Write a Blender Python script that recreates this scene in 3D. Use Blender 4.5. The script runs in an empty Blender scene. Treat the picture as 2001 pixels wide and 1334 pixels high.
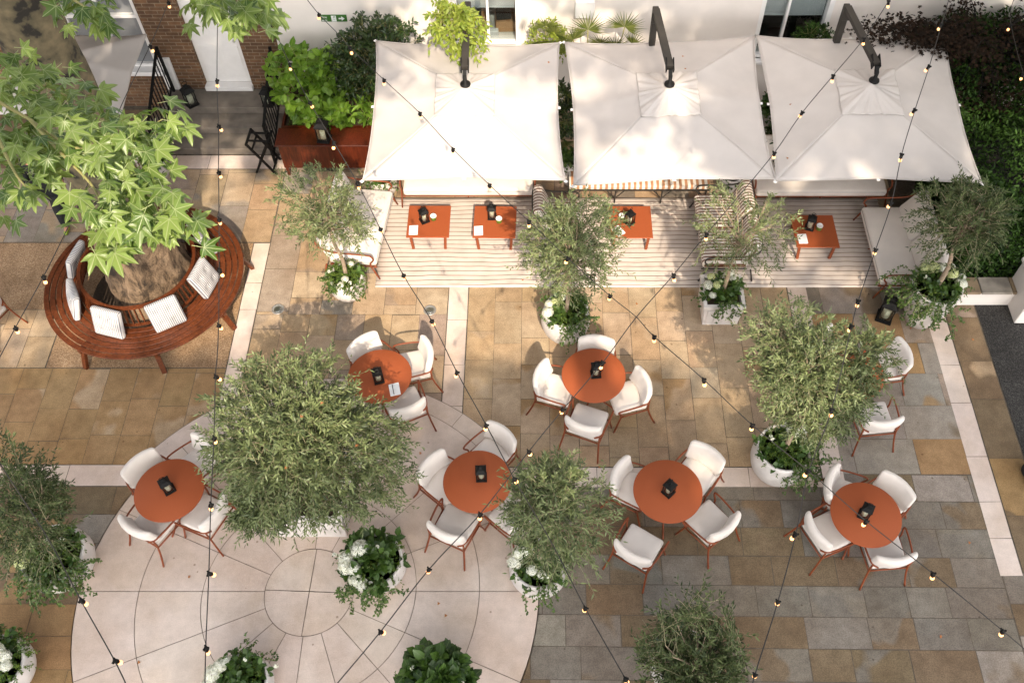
import bpy, math, random
import numpy as np
from mathutils import Vector, Matrix, Euler

R = math.radians
PI = math.pi
scene = bpy.context.scene
COL = scene.collection
rnd = random.Random(7)

# ------------------------------------------------------------------ camera model
H = 12.5
FPX = 1823.6                      # focal length in photo pixels (2001 wide)
TILT = R(34.1)                    # angle between the view axis and straight down
SA, CA = math.sin(TILT), math.cos(TILT)
CX, CY = 1050.0, 667.0


def ratio(py):
    v = py - CY
    return (FPX * SA - CA * v) / (FPX * CA + SA * v)


def G(px, py, z=0.0):
    """the point at height z that the photograph shows at pixel (px, py)"""
    v = py - CY
    den = FPX * CA + SA * v
    k = (H - z) / den
    return Vector(((px - CX) * k, (FPX * SA - CA * v) * k, z))


def GY(px, py, Y):
    """the point on the vertical plane y = Y seen at pixel (px, py)"""
    return G(px, py, H - Y / ratio(py))


# ------------------------------------------------------------------ tagging
def tag(o, label=None, cat=None, group=None, kind=None):
    if label: o['label'] = label
    if cat: o['category'] = cat
    if group: o['group'] = group
    if kind: o['kind'] = kind
    return o


def thing(name, label, cat, loc=(0, 0, 0), rz=0.0, group=None):
    o = bpy.data.objects.new(name, None)
    o.empty_display_size = 0.1
    COL.objects.link(o)
    o.location = loc
    o.rotation_euler = (0, 0, rz)
    return tag(o, label, cat, group)


def dup(root, loc, rz=0.0, label=None, scale=None):
    def cp(o, parent):
        c = o.copy()
        COL.objects.link(c)
        if parent: c.parent = parent
        for ch in KIDS.get(o.name, []):
            n = cp(ch, c)
            KIDS.setdefault(c.name, []).append(n)
        return c
    r = cp(root, None)
    r.location = loc
    r.rotation_euler = (0, 0, rz)
    if scale: r.scale = (scale,) * 3
    if label: r['label'] = label
    return r


KIDS = {}


# ------------------------------------------------------------------ materials
def mat_base(name):
    m = bpy.data.materials.new(name)
    m.use_nodes = True
    nt = m.node_tree
    b = nt.nodes['Principled BSDF']
    return m, nt, b


def nd(nt, typ, **kw):
    n = nt.nodes.new(typ)
    for k, v in kw.items():
        if k in n.inputs.keys() if isinstance(k, str) else False:
            n.inputs[k].default_value = v
        else:
            setattr(n, k, v)
    return n


def c4(c, k=1.0):
    return (c[0] * k, c[1] * k, c[2] * k, 1.0)


def pm(name, col, rough=0.6, var=0.12, scale=6.0, bump=0.0, bscale=90.0, metal=0.0, spec=0.5, coat=0.0,
       detail=5.0, sheen=0.0, stretch=None):
    m, nt, b = mat_base(name)
    tc = nt.nodes.new('ShaderNodeTexCoord')
    src = tc.outputs['Object']
    if stretch:
        mp = nt.nodes.new('ShaderNodeMapping')
        mp.inputs['Scale'].default_value = stretch
        nt.links.new(src, mp.inputs[0])
        src = mp.outputs[0]
    n = nt.nodes.new('ShaderNodeTexNoise')
    n.inputs['Scale'].default_value = scale
    n.inputs['Detail'].default_value = detail
    nt.links.new(src, n.inputs['Vector'])
    r = nt.nodes.new('ShaderNodeValToRGB')
    r.color_ramp.elements[0].position = 0.3
    r.color_ramp.elements[0].color = c4(col, 1 - var)
    r.color_ramp.elements[1].position = 0.7
    r.color_ramp.elements[1].color = c4(col, 1 + var)
    nt.links.new(n.outputs[0], r.inputs[0])
    nt.links.new(r.outputs[0], b.inputs['Base Color'])
    b.inputs['Roughness'].default_value = rough
    b.inputs['Metallic'].default_value = metal
    b.inputs['Specular IOR Level'].default_value = spec
    b.inputs['Coat Weight'].default_value = coat
    b.inputs['Sheen Weight'].default_value = sheen
    if bump:
        n2 = nt.nodes.new('ShaderNodeTexNoise')
        n2.inputs['Scale'].default_value = bscale
        n2.inputs['Detail'].default_value = 4
        nt.links.new(src, n2.inputs['Vector'])
        bp = nt.nodes.new('ShaderNodeBump')
        bp.inputs['Strength'].default_value = bump
        bp.inputs['Distance'].default_value = 0.01
        nt.links.new(n2.outputs[0], bp.inputs['Height'])
        nt.links.new(bp.outputs[0], b.inputs['Normal'])
    return m


def leaf_mat(name, dark, light, vein=None, rough=0.45, trans=0.3, spec=0.4):
    """leaf colour varies from leaf to leaf; a paler midrib where the leaf is big enough"""
    m, nt, b = mat_base(name)
    at = nt.nodes.new('ShaderNodeAttribute'); at.attribute_name = 'shade'
    r = nt.nodes.new('ShaderNodeValToRGB')
    r.color_ramp.elements[0].color = c4(dark)
    r.color_ramp.elements[1].color = c4(light)
    nt.links.new(at.outputs['Fac'], r.inputs[0])
    out = r.outputs[0]
    if vein:
        av = nt.nodes.new('ShaderNodeAttribute'); av.attribute_name = 'rib'
        rr = nt.nodes.new('ShaderNodeValToRGB')
        rr.color_ramp.elements[0].position = 0.0
        rr.color_ramp.elements[0].color = (1, 1, 1, 1)
        rr.color_ramp.elements[1].position = 0.10
        rr.color_ramp.elements[1].color = (0, 0, 0, 1)
        nt.links.new(av.outputs['Fac'], rr.inputs[0])
        mx = nt.nodes.new('ShaderNodeMixRGB')
        mx.inputs[2].default_value = c4(vein)
        nt.links.new(rr.outputs[0], mx.inputs[0])
        nt.links.new(out, mx.inputs[1])
        out = mx.outputs[0]
    nt.links.new(out, b.inputs['Base Color'])
    b.inputs['Roughness'].default_value = rough
    b.inputs['Specular IOR Level'].default_value = spec
    tr = nt.nodes.new('ShaderNodeBsdfTranslucent')
    hs = nt.nodes.new('ShaderNodeHueSaturation')
    hs.inputs['Saturation'].default_value = 1.15
    hs.inputs['Value'].default_value = 1.3
    nt.links.new(out, hs.inputs['Color'])
    nt.links.new(hs.outputs[0], tr.inputs['Color'])
    ms = nt.nodes.new('ShaderNodeMixShader')
    ms.inputs[0].default_value = trans
    nt.links.new(b.outputs[0], ms.inputs[1])
    nt.links.new(tr.outputs[0], ms.inputs[2])
    nt.links.new(ms.outputs[0], nt.nodes['Material Output'].inputs['Surface'])
    return m


def wood_mat(name, c1, c2, stretch=(1, 1, 1), scale=8.0, rough=0.35, coat=0.3):
    m, nt, b = mat_base(name)
    tc = nt.nodes.new('ShaderNodeTexCoord')
    mp = nt.nodes.new('ShaderNodeMapping')
    mp.inputs['Scale'].default_value = stretch
    nt.links.new(tc.outputs['Object'], mp.inputs[0])
    n = nt.nodes.new('ShaderNodeTexNoise')
    n.inputs['Scale'].default_value = scale
    n.inputs['Detail'].default_value = 8
    n.inputs['Roughness'].default_value = 0.65
    nt.links.new(mp.outputs[0], n.inputs['Vector'])
    n2 = nt.nodes.new('ShaderNodeTexNoise')
    n2.inputs['Scale'].default_value = 1.7
    nt.links.new(tc.outputs['Object'], n2.inputs['Vector'])
    r = nt.nodes.new('ShaderNodeValToRGB')
    r.color_ramp.elements[0].position = 0.32
    r.color_ramp.elements[0].color = c4(c1)
    r.color_ramp.elements[1].position = 0.68
    r.color_ramp.elements[1].color = c4(c2)
    nt.links.new(n.outputs[0], r.inputs[0])
    mx = nt.nodes.new('ShaderNodeMixRGB'); mx.blend_type = 'MULTIPLY'
    mx.inputs[0].default_value = 0.5
    r2 = nt.nodes.new('ShaderNodeValToRGB')
    r2.color_ramp.elements[0].position = 0.35; r2.color_ramp.elements[0].color = (.45, .42, .4, 1)
    r2.color_ramp.elements[1].position = 0.6
    nt.links.new(n2.outputs[0], r2.inputs[0])
    nt.links.new(r.outputs[0], mx.inputs[1])
    nt.links.new(r2.outputs[0], mx.inputs[2])
    nt.links.new(mx.outputs[0], b.inputs['Base Color'])
    b.inputs['Roughness'].default_value = rough
    b.inputs['Specular IOR Level'].default_value = .28
    b.inputs['Coat Weight'].default_value = coat
    bp = nt.nodes.new('ShaderNodeBump')
    bp.inputs['Strength'].default_value = 0.15
    bp.inputs['Distance'].default_value = 0.004
    nt.links.new(n.outputs[0], bp.inputs['Height'])
    nt.links.new(bp.outputs[0], b.inputs['Normal'])
    return m


def stripe_mat(name, base, line, axis, period, duty, wob=0.0, rough=0.85, wscale=1.2, bump=0.2, soft=0.04):
    """stripes woven into a cloth, along one object axis"""
    m, nt, b = mat_base(name)
    tc = nt.nodes.new('ShaderNodeTexCoord')
    sp = nt.nodes.new('ShaderNodeSeparateXYZ')
    nt.links.new(tc.outputs['Object'], sp.inputs[0])
    val = sp.outputs[axis]
    n = nt.nodes.new('ShaderNodeTexNoise'); n.inputs['Scale'].default_value = wscale
    nt.links.new(tc.outputs['Object'], n.inputs['Vector'])
    ad = nt.nodes.new('ShaderNodeMath'); ad.operation = 'MULTIPLY_ADD'
    ad.inputs[1].default_value = wob
    nt.links.new(n.outputs[0], ad.inputs[0]); nt.links.new(val, ad.inputs[2])
    dv = nt.nodes.new('ShaderNodeMath'); dv.operation = 'DIVIDE'; dv.inputs[1].default_value = period
    nt.links.new(ad.outputs[0], dv.inputs[0])
    fr = nt.nodes.new('ShaderNodeMath'); fr.operation = 'FRACT'
    nt.links.new(dv.outputs[0], fr.inputs[0])
    r = nt.nodes.new('ShaderNodeValToRGB')
    e = r.color_ramp.elements
    e[0].position = 0.0; e[0].color = c4(line)
    e[1].position = 1.0; e[1].color = c4(base)
    k = e.new(duty); k.color = c4(line)
    k = e.new(min(duty + soft, .99)); k.color = c4(base)
    k = e.new(1 - soft); k.color = c4(base)
    e[-1].color = c4(line)
    nt.links.new(fr.outputs[0], r.inputs[0])
    n3 = nt.nodes.new('ShaderNodeTexNoise'); n3.inputs['Scale'].default_value = 4
    n3.inputs['Detail'].default_value = 6
    nt.links.new(tc.outputs['Object'], n3.inputs['Vector'])
    r3 = nt.nodes.new('ShaderNodeValToRGB')
    r3.color_ramp.elements[0].position = .25; r3.color_ramp.elements[0].color = (.82, .8, .78, 1)
    r3.color_ramp.elements[1].position = .6
    nt.links.new(n3.outputs[0], r3.inputs[0])
    mx = nt.nodes.new('ShaderNodeMixRGB'); mx.blend_type = 'MULTIPLY'; mx.inputs[0].default_value = .8
    nt.links.new(r.outputs[0], mx.inputs[1]); nt.links.new(r3.outputs[0], mx.inputs[2])
    nt.links.new(mx.outputs[0], b.inputs['Base Color'])
    b.inputs['Roughness'].default_value = rough
    n2 = nt.nodes.new('ShaderNodeTexNoise'); n2.inputs['Scale'].default_value = 120
    nt.links.new(tc.outputs['Object'], n2.inputs['Vector'])
    bp = nt.nodes.new('ShaderNodeBump'); bp.inputs['Strength'].default_value = bump
    bp.inputs['Distance'].default_value = .005
    nt.links.new(n2.outputs[0], bp.inputs['Height'])
    nt.links.new(bp.outputs[0], b.inputs['Normal'])
    return m


def slab_mat(name, mottle=0.17, stain=0.85, bump=0.3):
    """each slab carries its own colour in 'tone'; a second stone colour stains part of it"""
    m, nt, b = mat_base(name)
    tc = nt.nodes.new('ShaderNodeTexCoord')
    at = nt.nodes.new('ShaderNodeAttribute'); at.attribute_name = 'tone'
    a2 = nt.nodes.new('ShaderNodeAttribute'); a2.attribute_name = 'tone2'
    # stain with a fairly crisp border, different on every slab
    av = nt.nodes.new('ShaderNodeVectorMath'); av.operation = 'MULTIPLY_ADD'
    av.inputs[1].default_value = (37.0, 53.0, 71.0)
    nt.links.new(at.outputs['Vector'], av.inputs[0])
    nt.links.new(tc.outputs['Object'], av.inputs[2])
    n = nt.nodes.new('ShaderNodeTexNoise'); n.inputs['Scale'].default_value = 1.1
    n.inputs['Detail'].default_value = 2.5
    nt.links.new(av.outputs[0], n.inputs['Vector'])
    r = nt.nodes.new('ShaderNodeValToRGB')
    r.color_ramp.elements[0].position = .555
    r.color_ramp.elements[0].color = (0, 0, 0, 1)
    r.color_ramp.elements[1].position = .60
    r.color_ramp.elements[1].color = (1, 1, 1, 1)
    nt.links.new(n.outputs[0], r.inputs[0])
    mu = nt.nodes.new('ShaderNodeMath'); mu.operation = 'MULTIPLY'; mu.inputs[1].default_value = stain
    nt.links.new(r.outputs[0], mu.inputs[0])
    mx = nt.nodes.new('ShaderNodeMixRGB')
    nt.links.new(mu.outputs[0], mx.inputs[0])
    nt.links.new(at.outputs['Color'], mx.inputs[1]); nt.links.new(a2.outputs['Color'], mx.inputs[2])
    # mottling and dirt
    n2 = nt.nodes.new('ShaderNodeTexNoise'); n2.inputs['Scale'].default_value = 5.5
    n2.inputs['Detail'].default_value = 9; n2.inputs['Roughness'].default_value = .68
    nt.links.new(tc.outputs['Object'], n2.inputs['Vector'])
    r2 = nt.nodes.new('ShaderNodeValToRGB')
    r2.color_ramp.elements[0].position = .3
    r2.color_ramp.elements[0].color = (1 - 2 * mottle, 1 - 2.1 * mottle, 1 - 2.2 * mottle, 1)
    r2.color_ramp.elements[1].position = .68
    r2.color_ramp.elements[1].color = (1, 1, 1, 1)
    nt.links.new(n2.outputs[0], r2.inputs[0])
    m2 = nt.nodes.new('ShaderNodeMixRGB'); m2.blend_type = 'MULTIPLY'; m2.inputs[0].default_value = 1
    nt.links.new(mx.outputs[0], m2.inputs[1]); nt.links.new(r2.outputs[0], m2.inputs[2])
    # fine sandy grain
    ng = nt.nodes.new('ShaderNodeTexNoise'); ng.inputs['Scale'].default_value = 70
    ng.inputs['Detail'].default_value = 3
    nt.links.new(tc.outputs['Object'], ng.inputs['Vector'])
    rg = nt.nodes.new('ShaderNodeValToRGB')
    gk = .30 if mottle > .1 else .10
    rg.color_ramp.elements[0].position = .35; rg.color_ramp.elements[0].color = (1 - gk, 1 - gk, 1 - gk, 1)
    rg.color_ramp.elements[1].position = .6
    nt.links.new(ng.outputs[0], rg.inputs[0])
    mg = nt.nodes.new('ShaderNodeMixRGB'); mg.blend_type = 'MULTIPLY'; mg.inputs[0].default_value = 1
    nt.links.new(m2.outputs[0], mg.inputs[1]); nt.links.new(rg.outputs[0], mg.inputs[2])
    m2 = mg
    # small dark specks
    vo = nt.nodes.new('ShaderNodeTexVoronoi'); vo.inputs['Scale'].default_value = 3.1
    nt.links.new(tc.outputs['Object'], vo.inputs['Vector'])
    r3 = nt.nodes.new('ShaderNodeValToRGB')
    r3.color_ramp.elements[0].position = .035; r3.color_ramp.elements[0].color = (.45, .4, .36, 1)
    r3.color_ramp.elements[1].position = .06
    nt.links.new(vo.outputs['Distance'], r3.inputs[0])
    n5 = nt.nodes.new('ShaderNodeTexNoise'); n5.inputs['Scale'].default_value = .9
    n5.inputs['Detail'].default_value = 3
    nt.links.new(tc.outputs['Object'], n5.inputs['Vector'])
    r5 = nt.nodes.new('ShaderNodeValToRGB')
    r5.color_ramp.elements[0].position = .35; r5.color_ramp.elements[0].color = (.80, .74, .68, 1)
    r5.color_ramp.elements[1].position = .62
    nt.links.new(n5.outputs[0], r5.inputs[0])
    m3 = nt.nodes.new('ShaderNodeMixRGB'); m3.blend_type = 'MULTIPLY'; m3.inputs[0].default_value = .8
    nt.links.new(m2.outputs[0], m3.inputs[1]); nt.links.new(r3.outputs[0], m3.inputs[2])
    m4 = nt.nodes.new('ShaderNodeMixRGB'); m4.blend_type = 'MULTIPLY'; m4.inputs[0].default_value = .9
    nt.links.new(m3.outputs[0], m4.inputs[1]); nt.links.new(r5.outputs[0], m4.inputs[2])
    nt.links.new(m4.outputs[0], b.inputs['Base Color'])
    b.inputs['Roughness'].default_value = .78
    b.inputs['Specular IOR Level'].default_value = .3
    n4 = nt.nodes.new('ShaderNodeTexNoise'); n4.inputs['Scale'].default_value = 45
    n4.inputs['Detail'].default_value = 6
    nt.links.new(tc.outputs['Object'], n4.inputs['Vector'])
    bp = nt.nodes.new('ShaderNodeBump'); bp.inputs['Strength'].default_value = bump
    bp.inputs['Distance'].default_value = .008
    nt.links.new(n4.outputs[0], bp.inputs['Height']); nt.links.new(bp.outputs[0], b.inputs['Normal'])
    return m


def gravel_mat(name, c1, c2, c3, scale=90.0, rough=.9):
    m, nt, b = mat_base(name)
    tc = nt.nodes.new('ShaderNodeTexCoord')
    vo = nt.nodes.new('ShaderNodeTexVoronoi'); vo.inputs['Scale'].default_value = scale
    nt.links.new(tc.outputs['Object'], vo.inputs['Vector'])
    sp = nt.nodes.new('ShaderNodeSeparateColor')
    nt.links.new(vo.outputs['Color'], sp.inputs[0])
    r = nt.nodes.new('ShaderNodeValToRGB')
    r.color_ramp.elements[0].color = c4(c1)
    r.color_ramp.elements[1].color = c4(c3)
    k = r.color_ramp.elements.new(.5); k.color = c4(c2)
    nt.links.new(sp.outputs[0], r.inputs[0])
    n = nt.nodes.new('ShaderNodeTexNoise'); n.inputs['Scale'].default_value = 2.2
    n.inputs['Detail'].default_value = 6
    nt.links.new(tc.outputs['Object'], n.inputs['Vector'])
    r2 = nt.nodes.new('ShaderNodeValToRGB')
    r2.color_ramp.elements[0].position = .35; r2.color_ramp.elements[0].color = (.6, .56, .52, 1)
    r2.color_ramp.elements[1].position = .6
    nt.links.new(n.outputs[0], r2.inputs[0])
    mx = nt.nodes.new('ShaderNodeMixRGB'); mx.blend_type = 'MULTIPLY'; mx.inputs[0].default_value = .8
    nt.links.new(r.outputs[0], mx.inputs[1]); nt.links.new(r2.outputs[0], mx.inputs[2])
    nt.links.new(mx.outputs[0], b.inputs['Base Color'])
    b.inputs['Roughness'].default_value = rough
    bp = nt.nodes.new('ShaderNodeBump'); bp.inputs['Strength'].default_value = .6
    bp.inputs['Distance'].default_value = .01
    nt.links.new(vo.outputs['Distance'], bp.inputs['Height']); nt.links.new(bp.outputs[0], b.inputs['Normal'])
    return m


def brick_mat(name):
    m, nt, b = mat_base(name)
    tc = nt.nodes.new('ShaderNodeTexCoord')
    sp = nt.nodes.new('ShaderNodeSeparateXYZ'); nt.links.new(tc.outputs['Object'], sp.inputs[0])
    cb = nt.nodes.new('ShaderNodeCombineXYZ')
    ad = nt.nodes.new('ShaderNodeMath'); ad.operation = 'ADD'
    nt.links.new(sp.outputs[0], ad.inputs[0]); nt.links.new(sp.outputs[1], ad.inputs[1])
    nt.links.new(ad.outputs[0], cb.inputs[0]); nt.links.new(sp.outputs[2], cb.inputs[1])
    br = nt.nodes.new('ShaderNodeTexBrick')
    br.inputs['Scale'].default_value = 1.0
    br.inputs['Brick Width'].default_value = .225
    br.inputs['Row Height'].default_value = .075
    br.inputs['Mortar Size'].default_value = .007
    br.inputs['Mortar Smooth'].default_value = .2
    br.inputs['Bias'].default_value = 0
    br.inputs['Color1'].default_value = (.19, .095, .042, 1)
    br.inputs['Color2'].default_value = (.105, .053, .025, 1)
    br.inputs['Mortar'].default_value = (.24, .18, .12, 1)
    nt.links.new(cb.outputs[0], br.inputs['Vector'])
    n = nt.nodes.new('ShaderNodeTexNoise'); n.inputs['Scale'].default_value = 7
    n.inputs['Detail'].default_value = 6
    nt.links.new(tc.outputs['Object'], n.inputs['Vector'])
    r = nt.nodes.new('ShaderNodeValToRGB')
    r.color_ramp.elements[0].position = .3; r.color_ramp.elements[0].color = (.55, .52, .5, 1)
    r.color_ramp.elements[1].position = .65
    nt.links.new(n.outputs[0], r.inputs[0])
    mx = nt.nodes.new('ShaderNodeMixRGB'); mx.blend_type = 'MULTIPLY'; mx.inputs[0].default_value = .8
    nt.links.new(br.outputs['Color'], mx.inputs[1]); nt.links.new(r.outputs[0], mx.inputs[2])
    nt.links.new(mx.outputs[0], b.inputs['Base Color'])
    b.inputs['Roughness'].default_value = .85
    bp = nt.nodes.new('ShaderNodeBump'); bp.inputs['Strength'].default_value = .5; bp.invert = True
    bp.inputs['Distance'].default_value = .01
    nt.links.new(br.outputs['Fac'], bp.inputs['Height']); nt.links.new(bp.outputs[0], b.inputs['Normal'])
    return m


def cloth_mat(name, col, trans=.25, rough=.9, var=.05, weave=260):
    m = pm(name, col, rough, var, 3.0, bump=.12, bscale=weave, spec=.2)
    nt = m.node_tree
    b = nt.nodes['Principled BSDF']
    tr = nt.nodes.new('ShaderNodeBsdfTranslucent')
    tr.inputs['Color'].default_value = c4(col, .95)
    ms = nt.nodes.new('ShaderNodeMixShader'); ms.inputs[0].default_value = trans
    nt.links.new(b.outputs[0], ms.inputs[1]); nt.links.new(tr.outputs[0], ms.inputs[2])
    nt.links.new(ms.outputs[0], nt.nodes['Material Output'].inputs['Surface'])
    return m


def bark_mat(name):
    m, nt, b = mat_base(name)
    tc = nt.nodes.new('ShaderNodeTexCoord')
    mp = nt.nodes.new('ShaderNodeMapping'); mp.inputs['Scale'].default_value = (1.0, 1.0, .38)
    nt.links.new(tc.outputs['Object'], mp.inputs[0])
    n = nt.nodes.new('ShaderNodeTexNoise'); n.inputs['Scale'].default_value = 5.0
    n.inputs['Detail'].default_value = 12; n.inputs['Roughness'].default_value = .74
    n.inputs['Distortion'].default_value = .5
    nt.links.new(mp.outputs[0], n.inputs['Vector'])
    r = nt.nodes.new('ShaderNodeValToRGB')
    e = r.color_ramp.elements
    e[0].position = .38; e[0].color = (.018, .011, .006, 1)
    e[1].position = .72; e[1].color = (.36, .25, .155, 1)
    k = e.new(.455); k.color = (.085, .053, .028, 1)
    k = e.new(.53); k.color = (.22, .145, .085, 1)
    nt.links.new(n.outputs[0], r.inputs[0])
    nt.links.new(r.outputs[0], b.inputs['Base Color'])
    b.inputs['Roughness'].default_value = .85
    n2 = nt.nodes.new('ShaderNodeTexNoise'); n2.inputs['Scale'].default_value = 9
    n2.inputs['Detail'].default_value = 12; n2.inputs['Roughness'].default_value = .7
    nt.links.new(tc.outputs['Object'], n2.inputs['Vector'])
    bp = nt.nodes.new('ShaderNodeBump'); bp.inputs['Strength'].default_value = 1.0
    bp.inputs['Distance'].default_value = .09
    nt.links.new(n2.outputs[0], bp.inputs['Height']); nt.links.new(bp.outputs[0], b.inputs['Normal'])
    return m


def plane_bark_mat(name):
    """upper trunk: olive-grey bark with dark flaking patches"""
    m, nt, b = mat_base(name)
    tc = nt.nodes.new('ShaderNodeTexCoord')
    n = nt.nodes.new('ShaderNodeTexNoise'); n.inputs['Scale'].default_value = 5
    n.inputs['Detail'].default_value = 4
    nt.links.new(tc.outputs['Object'], n.inputs['Vector'])
    r = nt.nodes.new('ShaderNodeValToRGB')
    e = r.color_ramp.elements
    e[0].position = .38; e[0].color = (.015, .012, .008, 1)
    e[1].position = .8; e[1].color = (.22, .165, .09, 1)
    k = e.new(.44); k.color = (.08, .066, .036, 1)
    k = e.new(.6); k.color = (.14, .11, .06, 1)
    nt.links.new(n.outputs[0], r.inputs[0])
    nt.links.new(r.outputs[0], b.inputs['Base Color'])
    b.inputs['Roughness'].default_value = .8
    bp = nt.nodes.new('ShaderNodeBump'); bp.inputs['Strength'].default_value = .5
    bp.inputs['Distance'].default_value = .03
    nt.links.new(n.outputs[0], bp.inputs['Height']); nt.links.new(bp.outputs[0], b.inputs['Normal'])
    return m


def glass_mat(name, tint=(.9, .95, .95), refl=.12):
    m, nt, b = mat_base(name)
    t = nt.nodes.new('ShaderNodeBsdfTransparent'); t.inputs[0].default_value = c4(tint)
    g = nt.nodes.new('ShaderNodeBsdfGlossy'); g.inputs['Roughness'].default_value = .03
    ms = nt.nodes.new('ShaderNodeMixShader'); ms.inputs[0].default_value = refl
    nt.links.new(t.outputs[0], ms.inputs[1]); nt.links.new(g.outputs[0], ms.inputs[2])
    nt.links.new(ms.outputs[0], nt.nodes['Material Output'].inputs['Surface'])
    return m


def emit_mat(name, col, strength):
    m, nt, b = mat_base(name)
    b.inputs['Base Color'].default_value = c4(col)
    b.inputs['Emission Color'].default_value = c4(col)
    b.inputs['Emission Strength'].default_value = strength
    b.inputs['Roughness'].default_value = .2
    return m


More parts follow.
